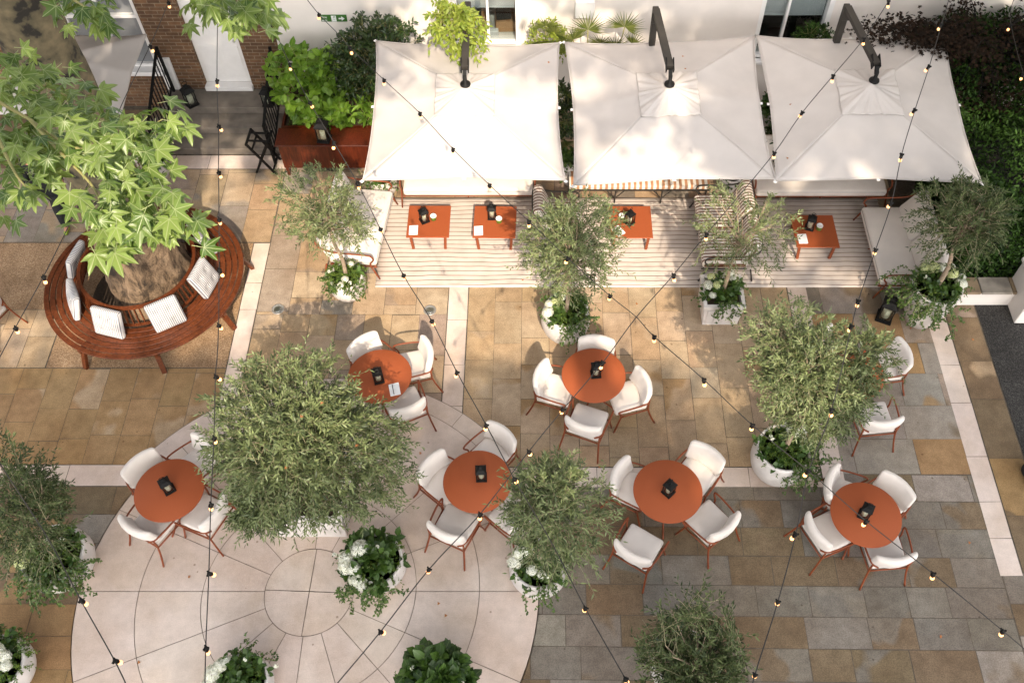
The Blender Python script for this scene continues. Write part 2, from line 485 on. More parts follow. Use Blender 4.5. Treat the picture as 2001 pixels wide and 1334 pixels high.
M = dict(
    slab=slab_mat('york_stone'),
    pale=slab_mat('pale_limestone', mottle=.095, stain=.16, bump=.14),
    mortar=pm('mortar', (.10, .078, .056), .95, .3, 20),
    gravel=gravel_mat('bound_gravel', (.20, .115, .055), (.34, .21, .11), (.48, .33, .2), 95),
    asphalt=gravel_mat('dark_asphalt', (.010, .009, .008), (.026, .023, .020), (.075, .068, .06), 80),
    soil=pm('soil', (.045, .028, .016), .95, .5, 30, bump=.8, bscale=60),
    stucco=pm('painted_stucco', (.74, .67, .61), .8, .05, 2.2, bump=.08, bscale=70),
    white=pm('white_paint', (.78, .75, .72), .5, .04, 5),
    blind=pm('blind_cloth', (.62, .59, .58), .8, .03, 5),
    grey=pm('grey_glazed', (.20, .205, .21), .25, .12, 2.0),
    brick=brick_mat('stock_brick'),
    black=pm('black_metal', (.006, .0055, .005), .6, .25, 8, spec=.18),
    charcoal=pm('charcoal_metal', (.035, .030, .025), .55, .12, 6, spec=.25),
    copper=pm('terracotta_metal', (.19, .046, .015), .45, .15, 9, bump=.03, spec=.3),
    tabletop=pm('terracotta_top', (.30, .072, .024), .6, .12, 170, bump=.05, bscale=220, detail=3, spec=.2),
    fabric=pm('cream_fabric', (.66, .59, .53), .92, .05, 4, bump=.22, bscale=240, sheen=.25),
    canvas=cloth_mat('parasol_canvas', (.60, .545, .505), .2),
    pot=pm('white_glazed_pot', (.62, .57, .53), .42, .13, 4.5, bump=.05, bscale=30),
    wax=pm('candle_wax', (.78, .68, .5), .5, .06, 8),
    paper=pm('menu_paper', (.80, .78, .76), .7, .03, 20),
    wood=wood_mat('bench_hardwood', (.058, .0145, .005), (.165, .045, .0145), (3, 3, 3), 9, .38, .12),
    mahogany=wood_mat('mahogany', (.04, .007, .003), (.115, .021, .007), (7, 7, .7), 6, .35, .25),
    bark=bark_mat('rough_bark'),
    pale_joint=pm('pale_joint', (.20, .155, .12), .95, .35, 9),
    plane_bark=plane_bark_mat('plane_bark'),
    twig=pm('olive_twig', (.34, .29, .17), .8, .2, 30),
    trunk=pm('olive_trunk', (.30, .22, .15), .85, .25, 25, bump=.4, bscale=60),
    stem=pm('green_stem', (.30, .27, .10), .6, .15, 10),
    cable=pm('cable_rubber', (.017, .014, .012), .5, .2, 10),
    bulb=emit_mat('lit_bulb', (1.0, .46, .17), 1.1),
    bulb_off=pm('bulb_base_brass', (.55, .22, .09), .35, .1, 9),
    glass=glass_mat('clear_glass'),
    winglass=glass_mat('window_glass', (.8, .84, .84), .08),
    green_cup=pm('green_ceramic', (.10, .17, .028), .3, .12, 20),
    cardboard=pm('cardboard', (.42, .235, .12), .85, .08, 6),
    steel=pm('brushed_steel', (.45, .43, .4), .35, .1, 12, metal=.7),
    lens=glass_mat('lens_glass', (.75, .78, .72), .25),
    exitgreen=pm('sign_green', (.035, .12, .015), .5, .04, 8),
    signwhite=pm('sign_white', (.78, .78, .76), .6, .02, 8),
    skin=pm('skin', (.42, .19, .11), .55, .06, 20),
    cloth_black=pm('black_cloth', (.008, .008, .008), .9, .2, 30),
    hair=pm('dark_hair', (.03, .018, .01), .6, .2, 40),
    shoe=pm('patterned_shoe', (.22, .30, .03), .6, .5, 45),
    orange=pm('orange_leather', (.55, .18, .04), .5, .1, 10),
    room=pm('room_wall', (.62, .60, .57), .8, .08, 3),
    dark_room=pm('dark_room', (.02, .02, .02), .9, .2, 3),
    petal=leaf_mat('white_petal', (.66, .66, .52), (.86, .85, .78), None, .6, .25, .2),
    petal_green=leaf_mat('green_white_petal', (.42, .46, .16), (.74, .75, .46), None, .6, .25, .2),
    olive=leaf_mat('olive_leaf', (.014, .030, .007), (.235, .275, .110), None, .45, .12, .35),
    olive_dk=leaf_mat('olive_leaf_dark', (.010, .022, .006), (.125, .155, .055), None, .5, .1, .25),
    broad=leaf_mat('broad_leaf', (.022, .05, .009), (.07, .13, .022), (.11, .16, .05), .4, .22),
    fern=leaf_mat('fern_leaf', (.04, .085, .012), (.14, .2, .03), None, .5, .3),
    ivy=leaf_mat('ivy_leaf', (.03, .065, .012), (.11, .17, .035), None, .45, .25),
    lush=leaf_mat('hydrangea_leaf', (.07, .15, .013), (.18, .30, .030), (.25, .34, .08), .42, .3),
    camellia=leaf_mat('camellia_leaf', (.010, .024, .005), (.04, .072, .016), (.07, .10, .035), .33, .1, .45),
    lime=leaf_mat('lime_leaf', (.12, .18, .018), (.32, .37, .055), (.42, .42, .12), .45, .35),
    palm=leaf_mat('palm_leaf', (.07, .10, .02), (.22, .24, .07), None, .45, .25),
    maple=leaf_mat('maple_leaf', (.008, .006, .004), (.030, .016, .009), None, .7, .15, .1),
    hedge=leaf_mat('hedge_leaf', (.005, .014, .002), (.042, .088, .013), None, .6, .1, .15),
    plane=leaf_mat('plane_leaf', (.06, .115, .018), (.23, .31, .075), (.36, .41, .19), .36, .32, .5),
    plane_hi=leaf_mat('plane_leaf_high', (.05, .10, .018), (.10, .17, .035), None, .5, .06, .3),
    dead=leaf_mat('dead_leaf', (.28, .10, .03), (.45, .2, .08), None, .7, .2),
    stripe_seat=stripe_mat('striped_seat_cloth', (.70, .63, .56), (.15, .06, .03), 0, .066, .36, .006),
    stripe_bench=stripe_mat('striped_bench_cloth', (.72, .66, .58), (.40, .20, .10), 0, .10, .45, .004),
    ticking=stripe_mat('ticking_cloth', (.53, .51, .495), (.13, .13, .155), 0, .030, .26, .002, soft=.12),
    rug=stripe_mat('striped_rug_weave', (.57, .495, .435), (.12, .055, .035), 1, .0985, .085, .10, wscale=.9, bump=.5),
)


# ------------------------------------------------------------------ mesh builder
class MB:
    def __init__(s):
        s.v, s.f, s.sm = [], [], []
        s.M = Matrix.Identity(4)

    def add(s, vs, fs, smooth=False, fn=None):
        o = len(s.v)
        for p in vs:
            p = Vector(p)
            if fn: p = Vector(fn(p))
            s.v.append(tuple(s.M @ p))
        for f in fs:
            s.f.append(tuple(i + o for i in f))
            s.sm.append(smooth)
        return s

    def box(s, c, d, rz=0.0, rot=None, bev=0.0):
        hx, hy, hz = d[0] / 2, d[1] / 2, d[2] / 2
        m = rot if rot is not None else Matrix.Rotation(rz, 3, 'Z')
        c = Vector(c)
        if bev > 0:
            b = min(bev, hx * .9, hy * .9, hz * .9)
            vs, idx = [], {}
            for sx in (-1, 1):
                for sy in (-1, 1):
                    for sz in (-1, 1):
                        for ax in range(3):
                            p = [sx * (hx - b), sy * (hy - b), sz * (hz - b)]
                            p[ax] = (sx * hx, sy * hy, sz * hz)[ax]
                            idx[(sx, sy, sz, ax)] = len(vs)
                            vs.append(c + m @ Vector(p))
            fs = []
            for ax in range(3):
                for sg in (-1, 1):
                    o = [a for a in range(3) if a != ax]
                    q = []
                    for (a, b2) in ((-1, -1), (1, -1), (1, 1), (-1, 1)):
                        k = [0, 0, 0]; k[ax] = sg; k[o[0]] = a; k[o[1]] = b2
                        q.append(idx[(k[0], k[1], k[2], ax)])
                    fs.append(q)
            for ax in range(3):
                o = [a for a in range(3) if a != ax]
                for a in (-1, 1):
                    for b2 in (-1, 1):
                        q = []
                        for (sg, face) in ((-1, o[0]), (1, o[0]), (1, o[1]), (-1, o[1])):
                            k = [0, 0, 0]; k[ax] = sg; k[o[0]] = a; k[o[1]] = b2
                            q.append(idx[(k[0], k[1], k[2], face)])
                        fs.append(q)
            for sx in (-1, 1):
                for sy in (-1, 1):
                    for sz in (-1, 1):
                        fs.append([idx[(sx, sy, sz, a)] for a in range(3)])
            return s.add(vs, fs)
        vs = [c + m @ Vector((x * hx, y * hy, z * hz)) for x in (-1, 1) for y in (-1, 1) for z in (-1, 1)]
        fs = [(0, 1, 3, 2), (4, 6, 7, 5), (0, 4, 5, 1), (2, 3, 7, 6), (0, 2, 6, 4), (1, 5, 7, 3)]
        return s.add(vs, fs)

    def bar(s, a, b, w, h=None, up=(0, 0, 1)):
        a, b = Vector(a), Vector(b)
        d = (b - a); L = d.length
        if L < 1e-6: return s
        z = d / L
        u = Vector(up)
        if abs(u.dot(z)) > .98: u = Vector((0, 1, 0))
        x = u.cross(z).normalized(); y = z.cross(x)
        m = Matrix((x, y, z)).transposed()
        return s.box((a + b) / 2, (w, h or w, L), rot=m)

    def tube(s, pts, r, n=8, closed=False, cap=True):
        pts = [Vector(p) for p in pts]
        k = len(pts)
        rad = r if isinstance(r, (list, tuple)) else [r] * k
        vs, fs = [], []
        prev = None
        for i, p in enumerate(pts):
            if closed: t = pts[(i + 1) % k] - pts[i - 1]
            elif i == 0: t = pts[1] - pts[0]
            elif i == k - 1: t = pts[-1] - pts[-2]
            else: t = pts[i + 1] - pts[i - 1]
            if t.length < 1e-9: t = Vector((0, 0, 1))
            t.normalize()
            if prev is None:
                u = Vector((0, 0, 1)) if abs(t.z) < .9 else Vector((1, 0, 0))
                a = u.cross(t).normalized()
            else:
                a = (prev - t * prev.dot(t))
                if a.length < 1e-6: a = Vector((1, 0, 0)).cross(t)
                a.normalize()
            prev = a
            b = t.cross(a)
            for j in range(n):
                an = 2 * PI * j / n
                vs.append(p + (a * math.cos(an) + b * math.sin(an)) * rad[i])
        rng = k if closed else k - 1
        for i in range(rng):
            for j in range(n):
                i2 = (i + 1) % k
                fs.append((i * n + j, i * n + (j + 1) % n, i2 * n + (j + 1) % n, i2 * n + j))
        s.add(vs, fs, True)
        if cap and not closed:
            o = len(s.v) - len(vs)
            s.f.append(tuple(o + j for j in reversed(range(n)))); s.sm.append(False)
            s.f.append(tuple(o + (k - 1) * n + j for j in range(n))); s.sm.append(False)
        return s

    def lathe(s, prof, n=24, c=(0, 0, 0), smooth=True, wob=None):
        c = Vector(c)
        vs, fs = [], []
        for (r, z) in prof:
            for j in range(n):
                a = 2 * PI * j / n
                k = wob(a, z) if wob else 1.0
                vs.append(c + Vector((r * k * math.cos(a), r * k * math.sin(a), z)))
        for i in range(len(prof) - 1):
            for j in range(n):
                fs.append((i * n + j, i * n + (j + 1) % n, (i + 1) * n + (j + 1) % n, (i + 1) * n + j))
        s.add(vs, fs, smooth)
        o = len(s.v) - len(vs)
        if prof[0][0] > 1e-4:
            s.f.append(tuple(o + j for j in reversed(range(n)))); s.sm.append(False)
        if prof[-1][0] > 1e-4:
            s.f.append(tuple(o + (len(prof) - 1) * n + j for j in range(n))); s.sm.append(False)
        return s

    def prism(s, poly, z0, z1):
        n = len(poly)
        vs = [(p[0], p[1], z0) for p in poly] + [(p[0], p[1], z1) for p in poly]
        fs = [tuple(reversed(range(n))), tuple(range(n, 2 * n))]
        fs += [(i, (i + 1) % n, n + (i + 1) % n, n + i) for i in range(n)]
        return s.add(vs, fs)

    def rbox(s, c, d, r, rot=None, bulge=0.0, fn=None, seg=5, axis=2):
        """soft rounded box (cushion)"""
        h = [d[0] / 2, d[1] / 2, d[2] / 2]
        c = Vector(c)
        m = rot if rot is not None else Matrix.Identity(3)

        def params(hh):
            rr = min(r, hh)
            a = [-hh, -hh + rr * .12, -hh + rr * .4, -hh + rr]
            inner = hh - rr
            mid = [inner * (2 * i / seg - 1) for i in range(1, seg)] if inner > 1e-5 else []
            return a + mid + [-x for x in reversed(a)]
        P = [params(x) for x in h]
        vs, idx, fs = [], {}, []

        def vert(p):
            key = tuple(round(x, 6) for x in p)
            if key in idx: return idx[key]
            rr = min(r, min(h)); inner = [max(-(h[i] - rr), min(h[i] - rr, p[i])) for i in range(3)]
            dv = Vector([p[i] - inner[i] for i in range(3)])
            q = Vector(inner)
            if dv.length > 1e-9: q = q + dv.normalized() * min(r, min(h))
            if bulge:
                o = [a for a in range(3) if a != axis]
                k = max(0, 1 - (p[o[0]] / h[o[0]]) ** 2) * max(0, 1 - (p[o[1]] / h[o[1]]) ** 2)
                q[axis] += bulge * k * (1 if p[axis] > 0 else -1) * (abs(p[axis]) / h[axis])
            if fn: q = Vector(fn(q))
            idx[key] = len(vs)
            vs.append(c + m @ q)
            return idx[key]
        for ax in range(3):
            o = [a for a in range(3) if a != ax]
            for sg in (-1, 1):
                A, B = P[o[0]], P[o[1]]
                for i in range(len(A) - 1):
                    for j in range(len(B) - 1):
                        q = []
                        for (x, y) in ((A[i], B[j]), (A[i + 1], B[j]), (A[i + 1], B[j + 1]), (A[i], B[j + 1])):
                            p = [0, 0, 0]; p[ax] = sg * h[ax]; p[o[0]] = x; p[o[1]] = y
                            q.append(vert(p))
                        if (sg > 0) != (ax == 1): fs.append(q)
                        else: fs.append(q[::-1])
        return s.add(vs, fs, True)

    def grid(s, fn, nu, nv, smooth=True):
        vs = [fn(i / nu, j / nv) for i in range(nu + 1) for j in range(nv + 1)]
        fs = [(i * (nv + 1) + j, (i + 1) * (nv + 1) + j, (i + 1) * (nv + 1) + j + 1, i * (nv + 1) + j + 1)
              for i in range(nu) for j in range(nv)]
        return s.add(vs, fs, smooth)

    def build(s, name, m, parent=None, loc=None):
        me = bpy.data.meshes.new(name)
        me.from_pydata(s.v, [], s.f)
        me.polygons.foreach_set('use_smooth', s.sm)
        me.materials.append(m if not isinstance(m, str) else M[m])
        me.update()
        o = bpy.data.objects.new(name, me)
        COL.objects.link(o)
        if parent is not None:
            o.parent = parent
            KIDS.setdefault(parent.name, []).append(o)
        if loc is not None: o.location = loc
        return o


def smooth_path(pts, n=6, closed=False):
    """Catmull-Rom through the points"""
    P = [Vector(p) for p in pts]
    out = []
    k = len(P)
    rng = k if closed else k - 1
    for i in range(rng):
        p1, p2 = P[i], P[(i + 1) % k]
        p0 = P[i - 1] if (i > 0 or closed) else p1 + (p1 - p2)
        p3 = P[(i + 2) % k] if (i + 2 < k or closed) else p2 + (p2 - p1)
        for j in range(n):
            t = j / n
            out.append(.5 * ((2 * p1) + (p2 - p0) * t + (2 * p0 - 5 * p1 + 4 * p2 - p3) * t * t
                             + (3 * p1 - p0 - 3 * p2 + p3) * t ** 3))
    if not closed: out.append(P[-1])
    return out


# ------------------------------------------------------------------ leaves (numpy)
def nrm(a):
    return a / np.maximum(np.linalg.norm(a, axis=-1, keepdims=True), 1e-9)


def _tmpl(v, f, rib):
    return dict(v=np.array(v, float), f=f, rib=np.array(rib, float))


T_SLIM = _tmpl([(0, 0, 0), (.42, .5, .02), (1, 0, -.06), (.42, -.5, .02)], [(0, 3, 2, 1)], [0, 1, 0, 1])
T_OVATE = _tmpl([(0, 0, 0), (.28, .42, .05), (.65, .40, .04), (1, 0, -.10), (.65, -.40, .04), (.28, -.42, .05),
                 (.28, 0, -.01), (.65, 0, -.02)],
                [(0, 6, 1), (6, 7, 2, 1), (7, 3, 2), (0, 5, 6), (6, 5, 4, 7), (7, 4, 3)],
                [0, 1, 1, 0, 1, 1, 0, 0])
_h = [(0, 1.0, 0), (7, .84, .35), (13, .70, .6), (15, .60, .6), (24, .52, 1), (33, .62, .6), (37, .74, .6), (41, .80, .35),
      (48, .95, 0), (55, .76, .35), (60, .62, .6), (63, .52, .6), (74, .44, 1), (86, .54, .6), (91, .60, .5), (100, .74, 0),
      (110, .48, .5), (124, .32, .7), (146, .20, 1)]


def _plane_leaf():
    ang = [(-a, r, t) for (a, r, t) in reversed(_h[1:])] + _h
    v = [(0, 0, .03)]
    rib = [0]
    for a, r, t in ang:
        x, y = r * math.cos(R(a)), r * math.sin(R(a))
        v.append((x, y, -.16 * r * r + .05 * t))
        rib.append(t)
    n = len(ang)
    f = [(0, i + 1, i + 2) for i in range(n - 1)]
    b = len(v)
    v += [(-.62, .018, -.10), (-.62, -.018, -.10), (0.02, -.02, .035), (0.02, .02, .035)]
    rib += [0, 0, 0, 0]
    f.append((b, b + 1, b + 2, b + 3))
    return _tmpl(v, f, rib)


T_PLANE = _plane_leaf()
T_PLANE_CURL = _plane_leaf()
_v = T_PLANE_CURL['v']
_v[:-4, 2] -= .34 * (_v[:-4, 0] ** 2 + 1.6 * _v[:-4, 1] ** 2) ** 1.0 - .10 * np.abs(_v[:-4, 1])
_m = []
for _a, _r in ((0, 1), (14, .42), (40, .86), (58, .36), (85, .6), (115, .22)):
    _m.append((_a, _r))


def _star():
    ang = [(-a, r) for a, r in reversed(_m[1:])] + _m
    v = [(0, 0, 0)] + [(r * math.cos(R(a)), r * math.sin(R(a)), -.15 * r * r) for a, r in ang]
    return _tmpl(v, [(0, i + 1, i + 2) for i in range(len(ang) - 1)], [0] * (len(ang) + 1))


T_STAR = _star()
T_IVY = _tmpl([(0, 0, 0), (.05, .5, 0), (.45, .28, .03), (1, 0, -.05), (.45, -.28, .03), (.05, -.5, 0)],
              [(0, 3, 2, 1), (0, 5, 4, 3)], [0, 1, 1, 0, 1, 1])
T_FLORET = _tmpl([(0, 0, 0), (.55, .5, .1), (1, 0, 0), (.55, -.5, .1), (-.55, .5, .1), (-1, 0, 0), (-.55, -.5, .1)],
                 [(0, 3, 2, 1), (0, 4, 5, 6)], [0] * 7)
T_BIGLEAF = _tmpl([(0, 0, 0), (.4, .3, .05), (.75, .32, .04), (1, 0, -.08), (.75, -.32, .04), (.4, -.3, .05)],
                  [(0, 3, 2, 1), (0, 5, 4, 3)], [0, 1, 1, 0, 1, 1])


def leafmesh(name, P, D, N, L, W, T, m, parent=None, seed=0, kind=None, shade=None):
    g = np.random.default_rng(seed)
    P = np.asarray(P, float); n = len(P)
    D = nrm(np.asarray(D, float)); N = np.asarray(N, float)
    S = nrm(np.cross(N, D)); N = np.cross(D, S)
    L = np.broadcast_to(np.asarray(L, float), (n,))[:, None, None]
    W = np.broadcast_to(np.asarray(W, float), (n,))[:, None, None]
    tv = T['v']; k = len(tv)
    V = (P[:, None, :] + L * tv[None, :, 0, None] * D[:, None, :] + W * tv[None, :, 1, None] * S[:, None, :]
         + L * tv[None, :, 2, None] * N[:, None, :]).reshape(-1, 3)
    tot = np.array([len(f) for f in T['f']]); flat = np.concatenate([np.array(f) for f in T['f']])
    loops = (flat[None, :] + (np.arange(n) * k)[:, None]).ravel()
    totals = np.tile(tot, n)
    starts = np.concatenate([[0], np.cumsum(totals)[:-1]])
    me = bpy.data.meshes.new(name)
    me.vertices.add(len(V)); me.vertices.foreach_set('co', V.ravel())
    me.loops.add(len(loops)); me.loops.foreach_set('vertex_index', loops.astype(np.int32))
    me.polygons.add(len(totals))
    me.polygons.foreach_set('loop_start', starts.astype(np.int32))
    me.update(calc_edges=True)
    a = me.attributes.new('shade', 'FLOAT', 'FACE')
    a.data.foreach_set('value', np.repeat(g.random(n) if shade is None else shade, len(tot)).astype(np.float32))
    if len(T['f']) > 1:
        b = me.attributes.new('rib', 'FLOAT', 'POINT')
        b.data.foreach_set('value', np.tile(T['rib'], n).astype(np.float32))
    me.materials.append(m if not isinstance(m, str) else M[m])
    me.validate()
    o = bpy.data.objects.new(name, me)
    COL.objects.link(o)
    if parent is not None:
        o.parent = parent
        KIDS.setdefault(parent.name, []).append(o)
    if kind: o['kind'] = kind
    return o


def ball(g, n):
    v = nrm(g.normal(size=(n, 3)))
    return v * (g.random((n, 1)) ** (1 / 3))


def shoots(g, c, rad, n, length, up=.5, jitter=.5, inner=.25, droop=.25, lumps=None):
    """start points, directions and lengths of the shoots that fill a crown"""
    c = np.array(c); rad = np.array(rad, float)
    u = nrm(g.normal(size=(n, 3)))
    if lumps is not None:
        lu = nrm(g.normal(size=(lumps, 3)))
        lr = .62 + .58 * g.random(lumps)
        d = u @ lu.T
        w = np.exp(9 * d); w /= w.sum(1, keepdims=True)
        k = (w * lr).sum(1, keepdims=True)
    else:
        k = 1.0
    rr = (inner + (1 - inner) * g.random((n, 1)) ** .45)
    P = c + u * rad * rr * k
    D = nrm(u + np.array([0, 0, up]) + jitter * g.normal(size=(n, 3)))
    Ls = length * (.5 + .8 * g.random(n) + .9 * (g.random(n) > .93))
    P = P - D * (Ls * .55)[:, None]
    return P, D, Ls, droop


def along(g, P, D, Ls, droop, K, ang=40.0, spread=1.0, t0=.12):
    """leaves set alternately along every shoot"""
    n = len(P)
    t = np.linspace(t0, 1, K)[None, :, None]
    Dn = D[:, None, :]
    pos = P[:, None, :] + Dn * (Ls[:, None, None] * t)
    pos = pos - np.array([0, 0, 1.0]) * (droop * Ls[:, None, None] * t ** 2)
    tang = nrm(Dn - np.array([0, 0, 1.0]) * (2 * droop * t))
    ref = nrm(g.normal(size=(n, 1, 3)))
    a = nrm(np.cross(tang, ref)); b = np.cross(tang, a)
    ph = (np.arange(K) * 2.4)[None, :, None] + g.random((n, K, 1)) * .8
    side = a * np.cos(ph) + b * np.sin(ph)
    an = R(ang) * (.7 + .6 * g.random((n, K, 1)))
    d = nrm(tang * np.cos(an) + side * np.sin(an) * spread)
    N = nrm(np.cross(np.cross(d, np.array([0, 0, 1.0])), d) + .5 * g.normal(size=d.shape))
    # favour normals that look up
    return pos.reshape(-1, 3), d.reshape(-1, 3), N.reshape(-1, 3)


def stems(name, P, D, Ls, droop, r, m, parent, step=1, back=None):
    mb = MB()
    for i in range(0, len(P), step):
        p, d, L = Vector(P[i]), Vector(D[i]), float(Ls[i])
        pts = [p + d * (L * t) - Vector((0, 0, droop * L * t * t)) for t in (0, .33, .66, 1)]
        if back is not None:
            bp = Vector(back) + Vector((rnd.uniform(-.05, .05), rnd.uniform(-.05, .05), rnd.uniform(-.15, .2)))
            pts = [bp, bp.lerp(p, .5) + Vector((0, 0, .05))] + pts
            rr = [r * 1.8, r * 1.5, r * 1.2, r, r * .8, r * .4]
        else:
            rr = [r, r * .85, r * .65, r * .3]
        mb.tube(pts, rr, 3, cap=False)
    return mb.build(name, m, parent)
SKY_SAT, SKY_STR, SUN_STR, EXPO = .28, .15, 2.4, 1.52

# ================================================================== SETTING
def structure(o, label):
    o['kind'] = 'structure'; o['label'] = label
    return o


gb = MB()
gb.add([(-300, -300, -.006), (300, -300, -.006), (300, 300, -.006), (-300, 300, -.006)], [(0, 1, 2, 3)])
structure(gb.build('ground', 'mortar'), 'dark joint bed and bare ground under the paving')

BUFF, SAND, OCHRE = (.50, .362, .226), (.53, .405, .275), (.385, .24, .112)
GREY, BLUE, BROWN = (.25, .215, .174), (.225, .20, .168), (.225, .160, .095)
PINK = (.40, .31, .235)
LGREY = (.35, .305, .255)
PALE = (.69, .575, .50)


class Slabs:
    def __init__(s, jit=1.0): s.v, s.f, s.c1, s.c2, s.jit = [], [], [], [], jit

    def poly(s, pts, c1, c2, z=0.0):
        o = len(s.v)
        s.v += [(p[0], p[1], z) for p in pts]
        s.f.append(tuple(range(o, o + len(pts))))
        k = 1 + rnd.uniform(-.06, .055) * s.jit
        j = [1 + rnd.uniform(-.025, .025) * s.jit for _ in range(3)]
        s.c1.append([min(.9, c1[i] * k * j[i]) for i in range(3)] + [1])
        s.c2.append(list(c2) + [1])

    def zone(s, x0, x1, y0, y1, mode, w, lens, pal, pal2, gap=.007, skew=0.0, z=0.0):
        a0, a1, b0, b1 = (x0, x1, y0, y1) if mode == 'col' else (y0, y1, x0, x1)
        n = max(1, round((a1 - a0) / w)); ww = (a1 - a0) / n
        for i in range(n):
            p, q = a0 + i * ww, a0 + (i + 1) * ww
            b = b0 - rnd.uniform(0, lens[1])
            while b < b1:
                L = rnd.uniform(*lens)
                c, d = max(b, b0), min(b + L, b1)
                b += L
                if d - c < .05: continue
                g = gap / 2
                def jj(): return rnd.uniform(-.003, .003)
                e = [(p + g + jj(), c + g + jj()), (q - g + jj(), c + g + jj()), (q - g + jj(), d - g + jj()), (p + g + jj(), d - g + jj())]
                if mode != 'col': e = [(y, x) for x, y in e][::-1]
                if skew: e = [(x, y + skew * (x - x0)) for x, y in e]
                s.poly(e, rnd.choice(pal), rnd.choice(pal2), z)

    def build(s, name, m, label, loc=(0, 0, 0)):
        me = bpy.data.meshes.new(name)
        me.from_pydata(s.v, [], s.f)
        for nm, cc in (('tone', s.c1), ('tone2', s.c2)):
            a = me.attributes.new(nm, 'FLOAT_COLOR', 'FACE')
            a.data.foreach_set('color', np.array(cc, np.float32).ravel())
        me.materials.append(M[m]); me.update()
        o = bpy.data.objects.new(name, me); COL.objects.link(o); o.location = loc
        return structure(o, label)


pv = Slabs()
WARM = [BUFF, BUFF, BUFF, BUFF, SAND, SAND]
MIX = [BUFF, SAND, PINK, LGREY, BUFF, PINK]
COOL = [GREY, BLUE, GREY, BROWN, BROWN, GREY, BROWN, BLUE, LGREY]
pv.zone(-4.64, -1.49, 6.20, 9.0, 'col', .46, (.5, 1.0), WARM + [PINK], [SAND, BUFF, OCHRE])
pv.zone(-4.64, -1.49, 9.0, 12.3, 'col', .5, (.5, 1.0), [BUFF, SAND, PINK, SAND, BUFF, LGREY], [PINK, SAND])
pv.zone(-1.145, 4.19, 6.22, 9.6, 'col', .46, (.5, .95), WARM, [SAND, BUFF, OCHRE])
pv.zone(-1.145, 4.19, 9.6, 13.9, 'col', .5, (.6, 1.0), MIX, [GREY, SAND])
pv.zone(-1.49, -1.145, 9.62, 13.9, 'col', .35, (.6, 1.0), MIX, [GREY, SAND])
pv.zone(-4.64, -1.49, 12.3, 13.9, 'col', .5, (.6, 1.0), MIX, [GREY, SAND])
pv.zone(4.50, 6.41, 6.10, 9.6, 'row', .55, (.6, 1.05), [LGREY, LGREY, PINK, OCHRE, LGREY, GREY], [BROWN, LGREY, OCHRE])
pv.zone(4.19, 6.41, 9.6, 13.9, 'row', .55, (.6, 1.05), MIX, [BROWN, GREY])
pv.zone(-1.2, 6.42, -1.5, 6.16, 'row', .435, (.55, 1.0), COOL, [BROWN, GREY, BROWN, BLUE, BROWN], gap=.011, skew=-.010, z=-.003)
pv.zone(6.43, 14, -1.5, 4.60, 'row', .435, (.55, 1.0), COOL, [BROWN, GREY, BROWN, BLUE], gap=.011, skew=-.010, z=-.003)
pv.zone(6.735, 7.25, 4.55, 9.2, 'col', .515, (.7, 1.1), [OCHRE, PINK, BROWN, BROWN], [BUFF, BROWN])
pv.zone(-15, -4.94, 6.26, 7.95, 'col', .46, (.5, 1.0), [OCHRE], [OCHRE, BUFF])
pv.zone(-15, -7.82, 7.96, 9.1, 'col', .46, (.5, 1.0), [SAND, BUFF, SAND], [BUFF])
pv.zone(-15, -4.0, -1.5, 5.90, 'row', .44, (.6, 1.1), [OCHRE, BROWN, OCHRE, OCHRE, LGREY], [BROWN, OCHRE])
pv.zone(-15, -4.66, 10.55, 12.3, 'col', .52, (.6, 1.1), [LGREY, PINK, LGREY, SAND, BUFF], [BUFF, LGREY])
pv.zone(-15, -7.1, 12.3, 13.9, 'col', .52, (.6, 1.1), [GREY, BROWN], [BROWN])
pv.build('paving', 'slab', 'buff and grey sandstone paving slabs of the courtyard')

bd = Slabs(.5)
for (x0, x1, y0, y1, mode, w) in ((-4.93, -4.65, 5.9, 10.53, 'col', .28), (-1.48, -1.155, 6.2, 9.6, 'col', .33),
                                  (4.20, 4.52, 5.9, 9.6, 'col', .32), (6.40, 6.72, 4.55, 9.4, 'col', .32),
                                  (-15, -4.0, 5.91, 6.25, 'row', .34), (-.9, 4.19, 5.89, 6.21, 'row', .32),
                                  (-7.05, -4.55, 12.31, 12.66, 'row', .34)):
    bd.zone(x0, x1, y0, y1, mode, w, (.55, 1.0), [PALE], [SAND, PINK], gap=.008)
bd.build('paving_band', 'pale', 'pale limestone bands edging the paving', (0, 0, .003))

# the round limestone terrace
CC = Vector((-3.12, 4.33))
ci = Slabs(.35)


def seg(r0, r1, a0, a1, g=.008):
    r0g, r1g = r0 + g / 2, r1 - g / 2
    n = max(2, int((a1 - a0) / R(3.5)))
    up, lo = [], []
    for i in range(n + 1):
        t = i / n
        for (rr, L) in ((r1g, up), (r0g, lo)):
            e = g / 2 / max(rr, .05)
            a = a0 + e + (a1 - a0 - 2 * e) * t
            L.append((CC.x + rr * math.cos(a), CC.y + rr * math.sin(a)))
    if r0 < .01: lo = [(CC.x + g * math.cos((a0 + a1) / 2), CC.y + g * math.sin((a0 + a1) / 2))]
    ci.poly(up + lo[::-1], PALE, SAND)


